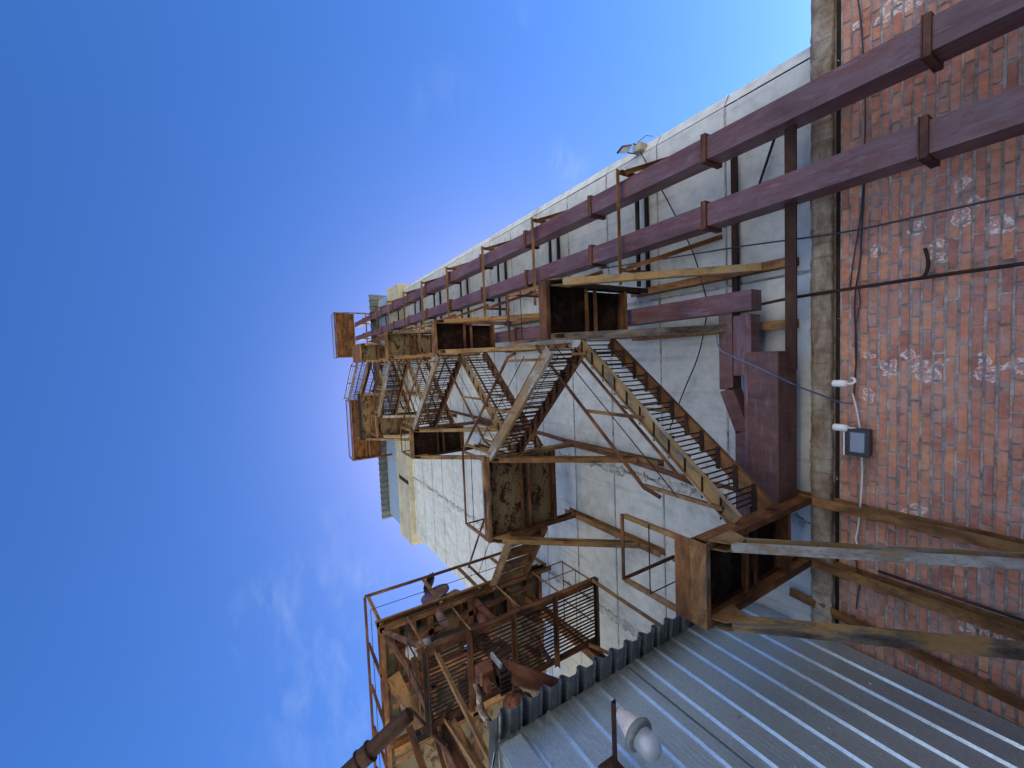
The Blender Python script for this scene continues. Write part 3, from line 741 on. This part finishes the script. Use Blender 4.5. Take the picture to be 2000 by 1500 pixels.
cable('cable', W([(1672,-20),(1680,30),(1685,90),(1690,200),(1687,330),(1681,420),(1668,500),(1660,562)], 5.15), .006, 'cable_black', 'dark cable strung along the top brick courses behind the legs')
cable('cable', W([(1688,358),(1683,440),(1680,510),(1672,560),(1669,610),(1673,680),(1670,740),(1668,775)], 5.14), .008, 'cable_black', 'black cable hanging slack to the small white socket')
cable('cable', W([(1676,560),(1680,590),(1676,612),(1670,650),(1671,705)], 5.15), .005, 'cable_black', 'short black cable end joining the slack cable')
cable('cable', W([(1665,768),(1670,788),(1676,815),(1681,850),(1683,885),(1684,930),(1680,990),(1676,1030),(1672,1055),(1684,1073),(1710,1082),(1765,1090)], 5.13), .008, 'cable_white', 'white cable passing behind the square floodlight on brick')
bc = [(1400,655,4.62),(1402,672,4.58),(1410,686,4.56),(1440,700,4.55),(1500,727,4.56),(1560,755,4.75),(1600,770,4.95),(1640,785,5.10),(1666,788,5.15)]
cable('cable', [at(a, b, Y=y) for a, b, y in bc], .009, 'cable_blue', 'blue cable sagging over the maroon box to the brick wall')
cable('cable', W([(1250,296),(1300,385),(1350,485),(1372,555),(1381,595),(1376,640),(1362,700),(1335,765),(1308,838)], 5.06), .009, 'rod', 'thin bent rod crossing the pale wall from the roof lamp to the lowest flight', 'rod')
cable('cable', W([(1672,1190),(1676,1160),(1680,1135),(1673,1105),(1672,1080)], 5.15), .006, 'cable_black', 'short black cable beside the lower wall channels')

# rods and channels under the lowest landing
for a, b, mat, lab in (((-2.88,5.12,2.33),(-3.06,5.12,.1),'orange','leaning rusty angle iron in the corner between brick and sheet wall'),):
    m = MB(); m.angle(a, b, .10, .10, .01, up=(0,1,0)); tag(m.build('angle_iron', M[mat]), lab, 'steel bar')
m = MB(); m.tube((-2.24,5.13,1.52), (-2.26,5.13,.58), .014, 8); tag(m.build('wall_rod', M['cable_black']), 'dark rod fixed to the brick between two wall channels', 'rod')

# floodlight on the brick
fl = thing('floodlight', at(1680,858,Y=5.15), 'square black floodlight fixed on the brick wall', 'floodlight')
x0, x1, z0, z1 = -1.085, -.815, 1.575, 1.765
m = MB(); m.box(x0, x1, 5.06, 5.14, z0, z1); m.build('housing', M['black'], fl, bevel=.01)
m = MB(); e = .033
m.box(x0-.004, x1+.004, 5.035, 5.058, z0-.004, z0+e); m.box(x0-.004, x1+.004, 5.035, 5.058, z1-e, z1+.004); m.box(x0-.004, x0+e, 5.035, 5.058, z0+e, z1-e); m.box(x1-e, x1+.004, 5.035, 5.058, z0+e, z1-e)
m.build('bezel', M['black'], fl)
m = MB(); m.quad([(x0+e,5.058,z0+e),(x1-e,5.058,z0+e),(x1-e,5.058,z1-e),(x0+e,5.058,z1-e)]); m.build('reflector', M['lens'], fl)
m = MB(); m.box(x0+e, x1-e, 5.040, 5.044, z0+e, z1-e); m.build('glass', M['pane'], fl)
m = MB(); m.box(x0-.006, x1+.006, 5.04, 5.15, z1+.005, z1+.017); m.build('top_bracket', M['white'], fl)
# small white sockets
def socket(c, lab, hook):
    root = thing('lamp_socket', c, lab, 'lamp socket')
    m = MB(); m.lathe([(.001,-.065),(.034,-.06),(.036,0),(.036,.05),(.030,.06),(.001,.062)], c, (0,0,1), 14); m.build('cup', M['white'], root)
    m = MB()
    if hook:
        m.path([c+Vector((.0,.0,-.06)), c+Vector((.0,.0,-.10)), c+Vector((.02,.01,-.125)), c+Vector((.05,.03,-.11)), c+Vector((.055,.05,-.08))], .012, 6)
    else:
        m.path([c+Vector((0,0,-.06)), c+Vector((0,.02,-.10)), c+Vector((0,.05,-.11))], .010, 6)
    m.build('arm', M['white'], root)
socket(at(1640,749,Y=5.02), 'white cup lamp socket with a curled hook, alone on the brick', True)
socket(at(1641,835,Y=5.04), 'slim white lamp socket right above the square floodlight', False)

# roof lamp on tower edge
rf = thing('roof_floodlight', at(1240,288,Y=5.2), 'small tilted floodlight sticking out from the tower edge', 'floodlight')
cs_ = [at(1203,302,Y=4.86), at(1216,286,Y=4.86), at(1237,283,Y=5.06), at(1226,300,Y=5.06)]
nrm_ = (cs_[1]-cs_[0]).cross(cs_[3]-cs_[0]).normalized()
if nrm_.dot(cs_[0]) < 0: nrm_ = -nrm_
ctr_ = sum(cs_, Vector((0,0,0)))/4
def slab(mb, k, d0, d1):
    a = [ctr_+(q-ctr_)*k+nrm_*d0 for q in cs_]; b = [ctr_+(q-ctr_)*k+nrm_*d1 for q in cs_]
    mb.quad(a); mb.quad(list(reversed(b)))
    for i in range(4):
        mb.quad([a[i], b[i], b[(i+1)%4], a[(i+1)%4]])
m = MB(); slab(m, .86, 0, .03); hs_ = m.build('housing', M['black'], rf)
m = MB(); slab(m, .76, -.006, -.002); m.build('glass', M['white'], hs_)
m = MB()
for q in (cs_[2]+nrm_*.02, cs_[3]+nrm_*.02): m.tube(q, q+Vector((-.03,.22,-.10)), .010, 6)
m.build('bracket_arm', M['rod'], rf)
m = MB(); p = at(1247,288,Y=5.14); m.box(p.x-.06, p.x+.06, 5.10, 5.25, p.z-.07, p.z+.09); m.build('junction_box', M['cream'], rf, bevel=.01)
m = MB(); m.path([p+Vector((.04,0,.08)), p+Vector((.10,.02,.02)), p+Vector((.12,.02,-.14)), p+Vector((.06,.03,-.24))], .006, 5); m.build('lead', M['cable_blue'], rf)

# ------------------------------------------------------------------ sheet metal shed on the left
SX = -3.18; SZ = 2.90; SY0 = 1.50
shed = thing('metal_shed', (SX, 3.3, GZ), 'blue grey ribbed sheet metal shed wall on the left', 'shed')
def rib_profile(y0, y1, per, outline):
    pts = []; y = y0
    while y < y1-1e-6:
        for a, b in outline:
            if y+a <= y1: pts.append((y+a, b))
        y += per
    return pts
# (offset along wall, proud of wall): narrow bright fold + three fine grooves each period
outl = [(0,0),(.036,0),(.039,.0009),(.044,0),(.082,0),(.085,.0009),(.090,0),(.128,0),(.131,.0009),(.136,0),(.174,0),(.177,.0009),(.182,0),(.220,0),(.223,.001),(.227,0),(.236,0),(.258,.020),(.272,.020),(.286,0)]
prof = rib_profile(SY0-.04, 5.17, .288, outl)
m = MB(); off = 0
for (ya, ba), (yb_, bb) in zip(prof, prof[1:]):
    m.quad([(SX+ba,ya,GZ),(SX+bb,yb_,GZ),(SX+bb,yb_,SZ),(SX+ba,ya,SZ)])
for zz_ in (SZ-.32, SZ-1.45, SZ-2.6):
    for k_ in range(13):
        yy_ = SY0+.06+.288*k_+random.uniform(-.01,.01)
        m.tube((SX,yy_,zz_+random.uniform(-.01,.01)), (SX+.010,yy_,zz_), .009, 6)
m.build('wall_sheet', M['galv'], shed)
m = MB(); m.box(SX+.001, SX+.012, 3.0, 3.012, GZ, SZ-.03); m.build('sheet_lap', M['galv_dark'], shed)
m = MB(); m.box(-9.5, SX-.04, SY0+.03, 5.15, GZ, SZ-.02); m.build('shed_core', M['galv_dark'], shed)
# front wall facing the yard
prof = rib_profile(3.3, 9.4, .288, outl)
m = MB()
for (ya, ba), (yb_, bb) in zip(prof, prof[1:]):
    m.quad([(-yb_,SY0-bb,GZ),(-ya,SY0-ba,GZ),(-ya,SY0-ba,SZ-.25),(-yb_,SY0-bb,SZ-.25)])
m.build('front_sheet', M['galv'], shed)
# corner flashing, a smooth folded strip with a torn flap
m = MB()
m.prism([(SX+.026,-(SY0+.17)),(SX+.030,-(SY0+.17)),(SX+.030,-(SY0-.035)),(SX-.17,-(SY0-.035)),(SX-.17,-(SY0-.030)),(SX+.026,-(SY0-.030))], (0,0,GZ), (0,0,SZ-.06), up=(0,-1,0))
m.build('corner_trim', M['galv_trim'], shed)
m = MB()
m.quad([(SX+.02,SY0-.04,SZ-.02),(SX+.05,SY0-.10,SZ-.10),(SX-.12,SY0-.16,SZ-.12),(SX-.16,SY0-.04,SZ-.04)]); m.quad([(SX-.02,SY0-.05,SZ-.05),(SX-.1,SY0-.17,SZ-.16),(SX-.2,SY0-.10,SZ-.12),(SX-.16,SY0-.04,SZ-.05)])
so_ = m.build('torn_flap', M['galv_trim'], shed); sf = so_.modifiers.new('thickness', 'SOLIDIFY'); sf.thickness = .004
# trapezoid roof sheets overhanging the wall
pts = []; y = SY0-.10
while y < 5.12:
    for a, b in ((0,0),(.075,0),(.088,.012),(.10,.012),(.112,0),(.118,0),(.140,.065),(.178,.065)):
        if y+a < 5.15: pts.append((y+a, b))
    y += .212
m = MB(); OH = .24
def rz(x, b): return SZ+.002 + b - (x-SX)*.10
for (ya, ba), (yb_, bb) in zip(pts, pts[1:]):
    m.quad([(-9.4,ya,rz(-9.4,ba)),(SX+OH,ya,rz(SX+OH,ba)),(SX+OH,yb_,rz(SX+OH,bb)),(-9.4,yb_,rz(-9.4,bb))])
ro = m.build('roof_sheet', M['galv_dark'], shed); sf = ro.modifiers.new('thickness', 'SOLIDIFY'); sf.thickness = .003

# lamp hanging from an arm on the shed wall
lp = thing('bulkhead_lamp', (-2.66, 2.09, 1.74), 'jar shaped glass lamp with flaking white cap on a rusty arm', 'lamp')
m = MB(); m.angle((SX+.02,2.10,2.19),(-2.585,2.08,2.17),.045,.045,.006,sx=-1,sy=-1); m.build('arm', M['rod'], lp)
m = MB(); m.box(SX+.018, SX+.05, 2.01, 2.17, 2.10, 2.26); m.build('base_plate', M['rod'], lp, bevel=.004)
m = MB(); b = at(1206,1388,X=-2.66); t = at(1284,1476,X=-2.70); ax = (t-b); LL = ax.length; k_ = LL/.40
m.lathe([(.001,-.01),(.032,-.005),(.034,.02),(.046,.035),(.046,.05),(.058,.06),(.074,.14*k_),(.082,.155*k_),(.084,.195*k_),(.001,.196*k_)], b, ax, 22); m.build('cap', M['pinkwhite'], lp)
m = MB(); m.lathe([(.080,.19*k_),(.106,.196*k_),(.120,.214*k_),(.118,.236*k_),(.104,.252*k_),(.078,.25*k_)], b, ax, 26); m.build('clamp_ring', M['ringgrey'], lp)
m = MB(); m.lathe([(.078,.235*k_),(.082,.26*k_),(.082,.33*k_),(.075,.362*k_),(.058,.388*k_),(.030,.402*k_),(.001,.406*k_)], b, ax, 24); m.build('glass_jar', M['glass'], lp)
m = MB(); m.lathe([(.001,.2*k_),(.018,.2*k_),(.018,.25*k_),(.034,.29*k_),(.034,.32*k_),(.02,.345*k_),(.001,.35*k_)], b, ax, 14); m.build('bulb', M['white'], lp)
m = MB(); m.lathe([(.001,-.012),(.014,-.012),(.014,.012),(.001,.012)], b+ax*.16+Vector((-.06,.0,.02)), (0,0,1), 10); m.build('plug', M['red_spot'], lp)

# ------------------------------------------------------------------ machine platform over the shed
PXR, PZ, PY0, PY1, PXL = -4.46, 6.95, 1.45, 4.72, -8.6
pf = thing('machine_platform', (-6.4, 3.1, SZ), 'high rusty machine platform with tan sheet underside above the shed', 'platform')
h0 = at(906,1262,Z=PZ+.14); h1 = at(934,1284,Z=PZ+.14); hx0, hx1 = min(h0.x,h1.x), max(h0.x,h1.x); hy0, hy1 = min(h0.y,h1.y), max(h0.y,h1.y)
m = MB(); m.box(PXL, PXR-.02, PY0+.02, hy0, PZ+.14, PZ+.15); m.box(PXL, PXR-.02, hy1, PY1-.02, PZ+.14, PZ+.15); m.box(PXL, hx0, hy0, hy1, PZ+.14, PZ+.15); m.box(hx1, PXR-.02, hy0, hy1, PZ+.14, PZ+.15)
m.build('floor_sheet', M['deck_wide'], pf)
for a, b, c in (((PXR,PY0-.05,PZ+.08),(PXR,PY1+.3,PZ+.08),'rust'), ((PXL,PY0,PZ+.08),(PXR+.04,PY0,PZ+.08),'rust'), ((PXL,PY1,PZ+.08),(PXR-.04,PY1,PZ+.08),'rust')):
    m = MB(); m.chan(a, b, .08, .2, .014); m.build('edge_beam', M[c], pf)
for yy in (2.30, 3.10, 3.95):
    m = MB(); m.ibeam((PXL,yy,PZ+.05),(PXR-.05,yy,PZ+.05),.10,.16); m.build('cross_beam', M['rust'], pf)
for xx in (-5.45, -6.5):
    m = MB(); m.ibeam((xx,PY0+.05,PZ-.12),(xx,PY1-.05,PZ-.12),.12,.18); m.build('cross_beam', M['orange'], pf)
m = MB(); m.bar((PXR+.03,PY0-.06,PZ+.21),(PXR+.03,PY1+.1,PZ+.21),.05,.05); m.build('kerb_angle', M['ochre'], pf)
# legs down to the shed roof
for xx, yy in ((-4.9,1.75),(-4.9,4.4),(-7.6,1.75),(-7.6,4.4)):
    m = MB(); m.ibeam((xx,yy,SZ-.5),(xx,yy,PZ-.02),.14,.14,up=(0,1,0)); m.build('leg', M['rust'], pf)
# railing on right and yard edges
zt = PZ+.15+1.0
for yy in (PY0, 2.55, 3.35, 4.15, 4.95):
    m = MB(); m.angle((PXR+.04,yy,PZ+.1),(PXR+.04,yy,zt),.05,.05,.007,up=(0,1,0)); m.build('post', M['ochre'], pf)
for xx in (-5.35,-6.2,-7.05,-7.9):
    m = MB(); m.angle((xx,PY0-.04,PZ+.1),(xx,PY0-.04,zt),.05,.05,.007,up=(0,1,0)); m.build('post', M['rust'], pf)
m = MB(); m.bar((PXR+.04,PY0-.04,zt),(PXR+.04,4.95,zt),.045,.045); m.build('top_rail', M['rust'], pf)
m = MB(); m.bar((PXR+.02,PY0-.04,zt),(PXL,PY0-.04,zt),.045,.045); m.build('top_rail', M['rust'], pf)
m = MB(); m.path([(PXR+.04,4.95,PZ+.65),(PXR+.04,PY0-.04,PZ+.65),(PXL,PY0-.04,PZ+.65)],.008,5); m.build('mid_rail', M['rod'], pf)

# lower grating walkway
DX1, DX0, DZ, DY0, DY1 = -3.32, -4.30, 4.50, 1.42, 4.08
dk = thing('grating_walkway', (-3.8, 2.75, SZ), 'rusty walkway of parallel bars hung under the machine platform', 'walkway')
for xx, c in ((DX1,'rust'),(DX0,'rust')):
    m = MB(); m.angle((xx,DY0-.1,DZ),(xx,DY1+.05,DZ),.08,.08,.009,sx=-1 if xx == DX1 else 1); m.build('edge_beam', M[c], dk)
for yy, c in ((DY0,'dark'),(1.98,'rust'),(2.62,'rust'),(3.3,'rust'),(DY1-.02,'dark')):
    m = MB(); m.angle((DX0-.02,yy,DZ-.02),(DX1+.02,yy,DZ-.02),.055,.055,.007,sy=-1); m.build('cross_bar', M[c], dk)
m = MB()
for i in range(17):
    xx = DX0+.06+i*(DX1-DX0-.1)/16
    m.tube((xx,DY0,DZ+.04+random.uniform(-.006,.006)),(xx+random.uniform(-.01,.01),DY1-(.0 if i < 12 else .0),DZ+.04),.011,6)
m.build('grating_bars', M['rod'], dk)
for yy in (DY0, 2.0, 2.75, 3.4, 3.98):
    m = MB(); m.tube((DX1+.02,yy,DZ),(DX1+.02,yy,DZ+.70),.013,7); m.build('post', M['ochre'], dk)
m = MB(); m.path([(DX0,DY0-.02,DZ+.70),(DX1+.02,DY0-.02,DZ+.70),(DX1+.02,4.0,DZ+.70),(DX0-.2,4.0,DZ+.70)],.010,6); m.build('top_rail', M['rod'], dk)
m = MB(); m.path([(DX0,DY0-.02,DZ+.38),(DX1+.02,DY0-.02,DZ+.38),(DX1+.02,4.0,DZ+.38),(DX0-.2,4.0,DZ+.38)],.007,6); m.build('mid_rail', M['rod'], dk)
for a, b in (((DX1,3.98,DZ-.02),(-3.55,4.2,SZ-.05)), ((DX1-.1,DY0+.1,DZ),(-3.9,1.6,SZ)), ((DX0,3.9,DZ),(-4.1,4.3,SZ-.1)), ((DX0,1.6,DZ),(-4.35,1.75,SZ-.1))):
    m = MB(); m.angle(a, b, .06, .06, .008, up=(0,1,0)); m.build('strut', M['ochre'], dk)
for a, b in (((-4.25,3.2,DZ),(-4.6,3.9,PZ)), ((-4.25,1.6,DZ),(-4.6,1.5,PZ))):
    m = MB(); m.bar(a, b, .05, .05); m.build('hanger', M['rust'], dk)

# machines on, in and under the platform
root = thing('drum_fan', at(855,1170,Z=7.5), 'rusty drum with a flat disc and toothed wheel on the platform edge', 'machine')
c = Vector((-4.95,2.75,7.45))
m = MB(); m.lathe([(.001,-.45),(.30,-.45),(.33,-.42),(.33,.40),(.27,.46),(.001,.5)], c, (.15,1,.1), 24); m.build('drum', M['grey'], root)
c2 = at(850,1160,X=-4.62); m = MB(); m.lathe([(.001,-.02),(.30,-.02),(.30,.02),(.001,.02)], c2, (.95,-.30,.22), 26); m.build('disc', M['maroon'], root)
c3 = at(838,1139,X=-4.62); m = MB(); m.lathe([(.001,-.03),(.17,-.03),(.17,.03),(.001,.03)], c3, (.25,-.75,.9), 18)
for i in range(12):
    a = i*math.pi/6; d = Vector((.25,-.75,.9)).normalized(); s = d.cross(Vector((1,0,0))).normalized(); u = d.cross(s)
    q = c3+(s*math.cos(a)+u*math.sin(a))*.165; m.tube(q, q+(s*math.cos(a)+u*math.sin(a))*.05, .018, 5)
m.build('toothed_wheel', M['dark'], root)

def pipe(name, p0, p1, r, mat, lab, cat='pipe', flange=True, open_end=True):
    root = thing(name, p0, lab, cat); p0 = Vector(p0); p1 = Vector(p1); d = p1-p0; L = d.length
    m = MB(); m.lathe([(r*.86,.02),(r,.0),(r,L),(r*.86,L-.01)], p0, d, 22); m.build('barrel', M[mat], root)
    if flange:
        for h in (0, L-.03):
            m = MB(); m.lathe([(r*.84,h),(r*1.32,h),(r*1.32,h+.03),(r*1.0,h+.03)], p0, d, 22); m.build('flange', M[mat], root)
    m = MB(); m.lathe([(.001,.12),(r*.85,.12)], p0, d, 18); m.build('inside', M['dark'], root)
    return root
pipe('flanged_pipe', at(805,1272,Z=6.25), at(852,1247,Z=6.98), .088, 'pipe_grey', 'short grey flanged pipe with an open mouth under the platform')
pipe('drop_pipe', at(868,1218,Z=6.5), at(848,1182,Z=7.25), .072, 'maroon', 'tapering maroon pipe passing down through the platform edge', flange=False)
pipe('drop_pipe', at(950,1225,Z=5.9), at(935,1195,Z=7.0), .08, 'brick_red', 'red brown pipe stub under the middle of the platform', flange=False)

root = thing('gearbox', at(945,1322,Z=4.2), 'maroon gearbox with black chain housing beside the shed eaves', 'machine')
c = at(948,1318,Z=4.15)
m = MB(); m.box(c.x-.12, c.x+.06, c.y-.07, c.y+.11, c.z-.02, c.z+.15); cs = m.build('case', M['brick_red'], root, bevel=.015)
m = MB(); m.box(c.x-.15, c.x-.03, c.y-.04, c.y+.02, c.z-.11, c.z-.022); m.lathe([(.001,0),(.035,0),(.035,.09),(.001,.09)], c+Vector((-.06,-.10,.05)), (0,1,0), 14); m.build('foot', M['brick_red'], root)
q = c+Vector((-.02,.19,-.05)); m = MB(); m.box(q.x-.20,q.x+.06,q.y-.05,q.y+.05,q.z-.06,q.z+.14)
for k in range(5): m.box(q.x-.20+.05*k,q.x-.175+.05*k,q.y-.07,q.y+.08,q.z-.10,q.z-.062)
m.lathe([(.001,-.05),(.07,-.05),(.07,.05),(.001,.05)], q+Vector((-.10,0,.0)), (0,1,0), 10)
m.build('chain_housing', M['dark'], root)
m = MB(); m.box(q.x+.06,q.x+.12,q.y-.03,q.y+.0,q.z-.02,q.z+.22); m.build('mount_plate', M['pipe_grey'], root)
m = MB(); m.path([q+Vector((.06,0,.1)), q+Vector((.02,.06,-.04)), q+Vector((-.12,.08,-.13)), q+Vector((-.28,.02,-.16))], .008, 6); m.build('lead', M['black'], root)
pipe('screw_duct', at(982,1308,Z=4.30), at(1098,1348,Z=4.10), .112, 'brick_red', 'fat red brown round duct running along behind the eaves', 'duct', flange=False)
root = thing('motor', at(992,1378,Z=4.0), 'round orange end of a motor just above the eaves', 'motor')
c = at(995,1376,Z=3.95); m = MB(); m.lathe([(.001,-.02),(.085,-.01),(.105,.02),(.112,.07),(.112,.35),(.001,.36)], c, (-.5,.75,.25), 24); m.build('body', M['brick_red'], root)
m = MB(); m.lathe([(.113,.14),(.130,.14),(.130,.18),(.113,.18)], c, (-.5,.75,.25), 24); m.build('band', M['dark'], root)
m = MB()
for k in range(3): m.lathe([(.001,-.012),(.012,-.012),(.012,.0),(.001,.0)], c+Vector((-.02+.03*(k%2),-.0,.03-.045*k)), (-.5,.75,.25), 8)
m.build('bolt', M['dark'], root)
cable('lagged_pipe', [at(928,1332,Z=4.25), at(936,1352,Z=4.2), at(938,1378,Z=4.15), at(946,1398,Z=4.1), at(962,1420,Z=4.0)], .042, 'lag', 'pipe wrapped in peeling white lagging below the walkway', 'pipe', 4)

# big spout pipe crossing the lower left edge
root = thing('spout_pipe', at(740,1455,Z=4.2), 'thick dark rusty spout pipe leaning out over the lower left corner', 'pipe')
a = at(786,1408,Z=4.3); b = at(640,1545,Z=4.5); d = b-a; L = d.length
m = MB(); m.lathe([(.070,-.1),(.080,0),(.080,L*.42),(.094,L*.45),(.096,L*.55),(.080,L*.60),(.080,L)], a, d, 20); m.build('barrel', M['spout'], root)
for t in (.43, .57):
    m = MB(); m.lathe([(.08,L*t),(.106,L*t),(.106,L*t+.02),(.08,L*t+.02)], a, d, 20); m.build('collar', M['dark'], root)

# sloping yellow-brown braces and plates of the platform substructure
def brace(p0, p1, w_, h_, mat, lab, name='platform_brace', kind='chan'):
    m = MB()
    if kind == 'chan': m.chan(p0, p1, w_, h_, .012)
    elif kind == 'bar': m.bar(p0, p1, w_, h_)
    else: m.angle(p0, p1, w_, h_, .009)
    return tag(m.build(name, M[mat]), lab, 'steel beam', 'loose braces below the machine platform')
brace(at(768,1318,Z=6.4), at(818,1428,Z=5.9), .20, .10, 'ochre', 'broad ochre channel sloping down from the platform corner')
brace(at(793,1424,Z=5.2), at(832,1540,Z=5.0), .09, .06, 'rust', 'slim rusty angle continuing below the broad ochre channel', kind='angle')
brace(at(885,1408,Z=4.6), at(960,1530,Z=4.3), .07, .07, 'ochre', 'pale ochre brace slanting down toward the shed front corner', kind='bar')
brace(at(942,1405,Z=4.4), at(890,1495,Z=5.0), .09, .05, 'ochre', 'tan brace leaning the other way beside the shed front corner', kind='bar')
brace(at(812,1440,Z=5.2), at(905,1392,Z=5.2), .10, .10, 'dark', 'short black beam end under the walkway', kind='bar')
brace(at(806,1285,Z=5.3), at(868,1502,Z=4.9), .05, .05, 'rust', 'long slim rusty bar in front of the walkway grating', kind='bar')
brace(at(828,1300,Z=5.2), at(888,1545,Z=4.8), .045, .05, 'ochre', 'long slim ochre bar beside the rusty one', kind='bar')
m = MB(); p = [at(830,1450,Z=6.2), at(868,1470,Z=6.1), at(872,1530,Z=6.2), at(820,1530,Z=6.3)]; m.quad(p); o = m.build('hanging_plate', M['deck_wide']); o.modifiers.new('thickness','SOLIDIFY').thickness = .01
tag(o, 'tan steel plate hanging under the platform near the frame edge', 'plate')
m = MB(); m.prism([(-.01,-.30),(.01,-.30),(.01,.30),(-.01,.30)], at(985,1250,Z=5.4), at(1040,1215,Z=5.6)); tag(m.build('baffle_plate', M['deck_wide']), 'tilted tan plate seen through the walkway bars', 'plate')

root = thing('dark_hopper', at(950,1262,Z=6.3), 'black hopper and chute frame hanging below the platform opening', 'hopper')
c = at(955,1262,Z=6.45)
m = MB(); m.box(c.x-.45, c.x+.02, c.y-.05, c.y+.55, c.z+.12, c.z+.62)
m.build('bin', M['dark'], root)  # near-black bin below the platform opening
m = MB()
for k in range(7):
    m.bar(c+Vector((-.5+.05*k,-.4+.13*k,.1)), c+Vector((-.1+.02*k,-.3+.12*k,-.12+.05*(k%3))), .03, .03)
m.tube(c+Vector((-.5,-.3,.02)), c+Vector((.05,.55,.0)), .035, 8); m.tube(c+Vector((-.3,-.35,-.1)), c+Vector((-.25,.5,-.05)), .025, 8)
m.build('linkage', M['dark'], root)
m = MB(); m.lathe([(.11,-.45),(.12,-.44),(.12,0),(.11,.01)], c+Vector((.08,.2,.5)), (0,0,1), 16); m.build('spout', M['brick_red'], root)
a = at(880,803,Y=5.06); b = at(1400,962,Y=5.06)
m = MB(); m.path([a, at(1060,847,Y=5.06), at(1200,890,Y=5.06), at(1310,925,Y=5.06), b], .042, 10)
tag(m.build('wall_pipe', M['brick_red']), 'long red brown pipe slanting down the pale wall behind the stairs', 'pipe')

# more fittings on and under the platform
for xx in (-4.9, -5.9, -6.9):
    m = MB(); m.angle((xx,PY0+.1,PZ-.03),(xx+.2,PY1-.1,PZ-.03),.09,.09,.01); m.build('floor_joist', M['rust'], pf)
for yy in (1.75, 2.05, 2.95, 3.65, 4.4):
    m = MB(); m.angle((PXL+2.2,yy,PZ+.10),(PXR-.06,yy,PZ+.10),.07,.07,.009,sy=-1); m.build('floor_joist', M['ochre' if yy in (2.05, 3.65) else 'rust'], pf)
for a, b in (((DX1,DY0,DZ+.05),(PXR,PY0,PZ)),((DX0-.1,DY1,DZ),(-5.1,PY1-.1,PZ)),((DX0-.4,DY0+.2,DZ+.1),(-5.6,PY0+.1,PZ))):
    m = MB(); m.angle(a, b, .05, .05, .007, up=(0,1,0)); m.build('hanger', M['rust'], dk)
for xx in (-3.62,-3.95):
    m = MB(); m.tube((xx,DY0-.02,DZ),(xx,DY0-.02,DZ+.70),.010,6); m.build('post', M['rod'], dk)
    m = MB(); m.tube((xx,4.0,DZ),(xx,4.0,DZ+.70),.010,6); m.build('post', M['rod'], dk)
def pipe_run(pts, r, mat, lab):
    root = thing('service_pipe', pts[0], lab, 'pipe', 'service pipes below the platform')
    m = MB(); m.path(pts, r, 10); m.build('barrel', M[mat], root)
    for p_, q_ in ((pts[0], pts[1]), (pts[-1], pts[-2])):
        d_ = (Vector(q_)-Vector(p_)).normalized(); m = MB(); m.lathe([(r*.9,0),(r*1.6,0),(r*1.6,.022),(r*.9,.022)], Vector(p_), d_, 14); m.build('flange', M['dark'], root)
pipe_run([(-5.0,1.7,6.3),(-5.0,2.6,6.3),(-5.0,2.9,6.15),(-5.0,3.0,5.7),(-5.0,3.0,4.9)], .055, 'rust', 'bent rusty pipe dropping behind the grating bars')
pipe_run([(-4.7,2.2,6.6),(-4.75,3.4,6.5),(-4.9,4.3,6.4)], .04, 'dark', 'thin black pipe running level under the platform edge')
pipe_run([(-4.55,3.2,6.9),(-4.55,3.2,6.2),(-4.6,3.3,5.8),(-4.9,3.6,5.4)], .07, 'brick_red', 'red brown chute pipe elbowing away below the platform')
root = thing('drive_motor', (-4.6, 2.3, 5.2), 'finned dark motor hung between the platform and the walkway', 'motor')
m = MB(); m.lathe([(.001,-.2),(.10,-.2),(.12,-.17),(.12,.15),(.10,.2),(.001,.2)], (-4.6,2.3,5.2), (.3,1,.1), 16); m.build('body', M['dark'], root)
m = MB()
for k_ in range(6): m.lathe([(.118,-.14+.05*k_),(.138,-.14+.05*k_),(.138,-.128+.05*k_),(.118,-.128+.05*k_)], (-4.6,2.3,5.2), (.3,1,.1), 16)
m.build('fins', M['rod'], root)
m = MB(); m.box(-4.72,-4.48,2.2,2.4,5.02,5.08); m.build('foot', M['rust'], root)
bpy.context.scene.cycles.pixel_filter_width = 1.1
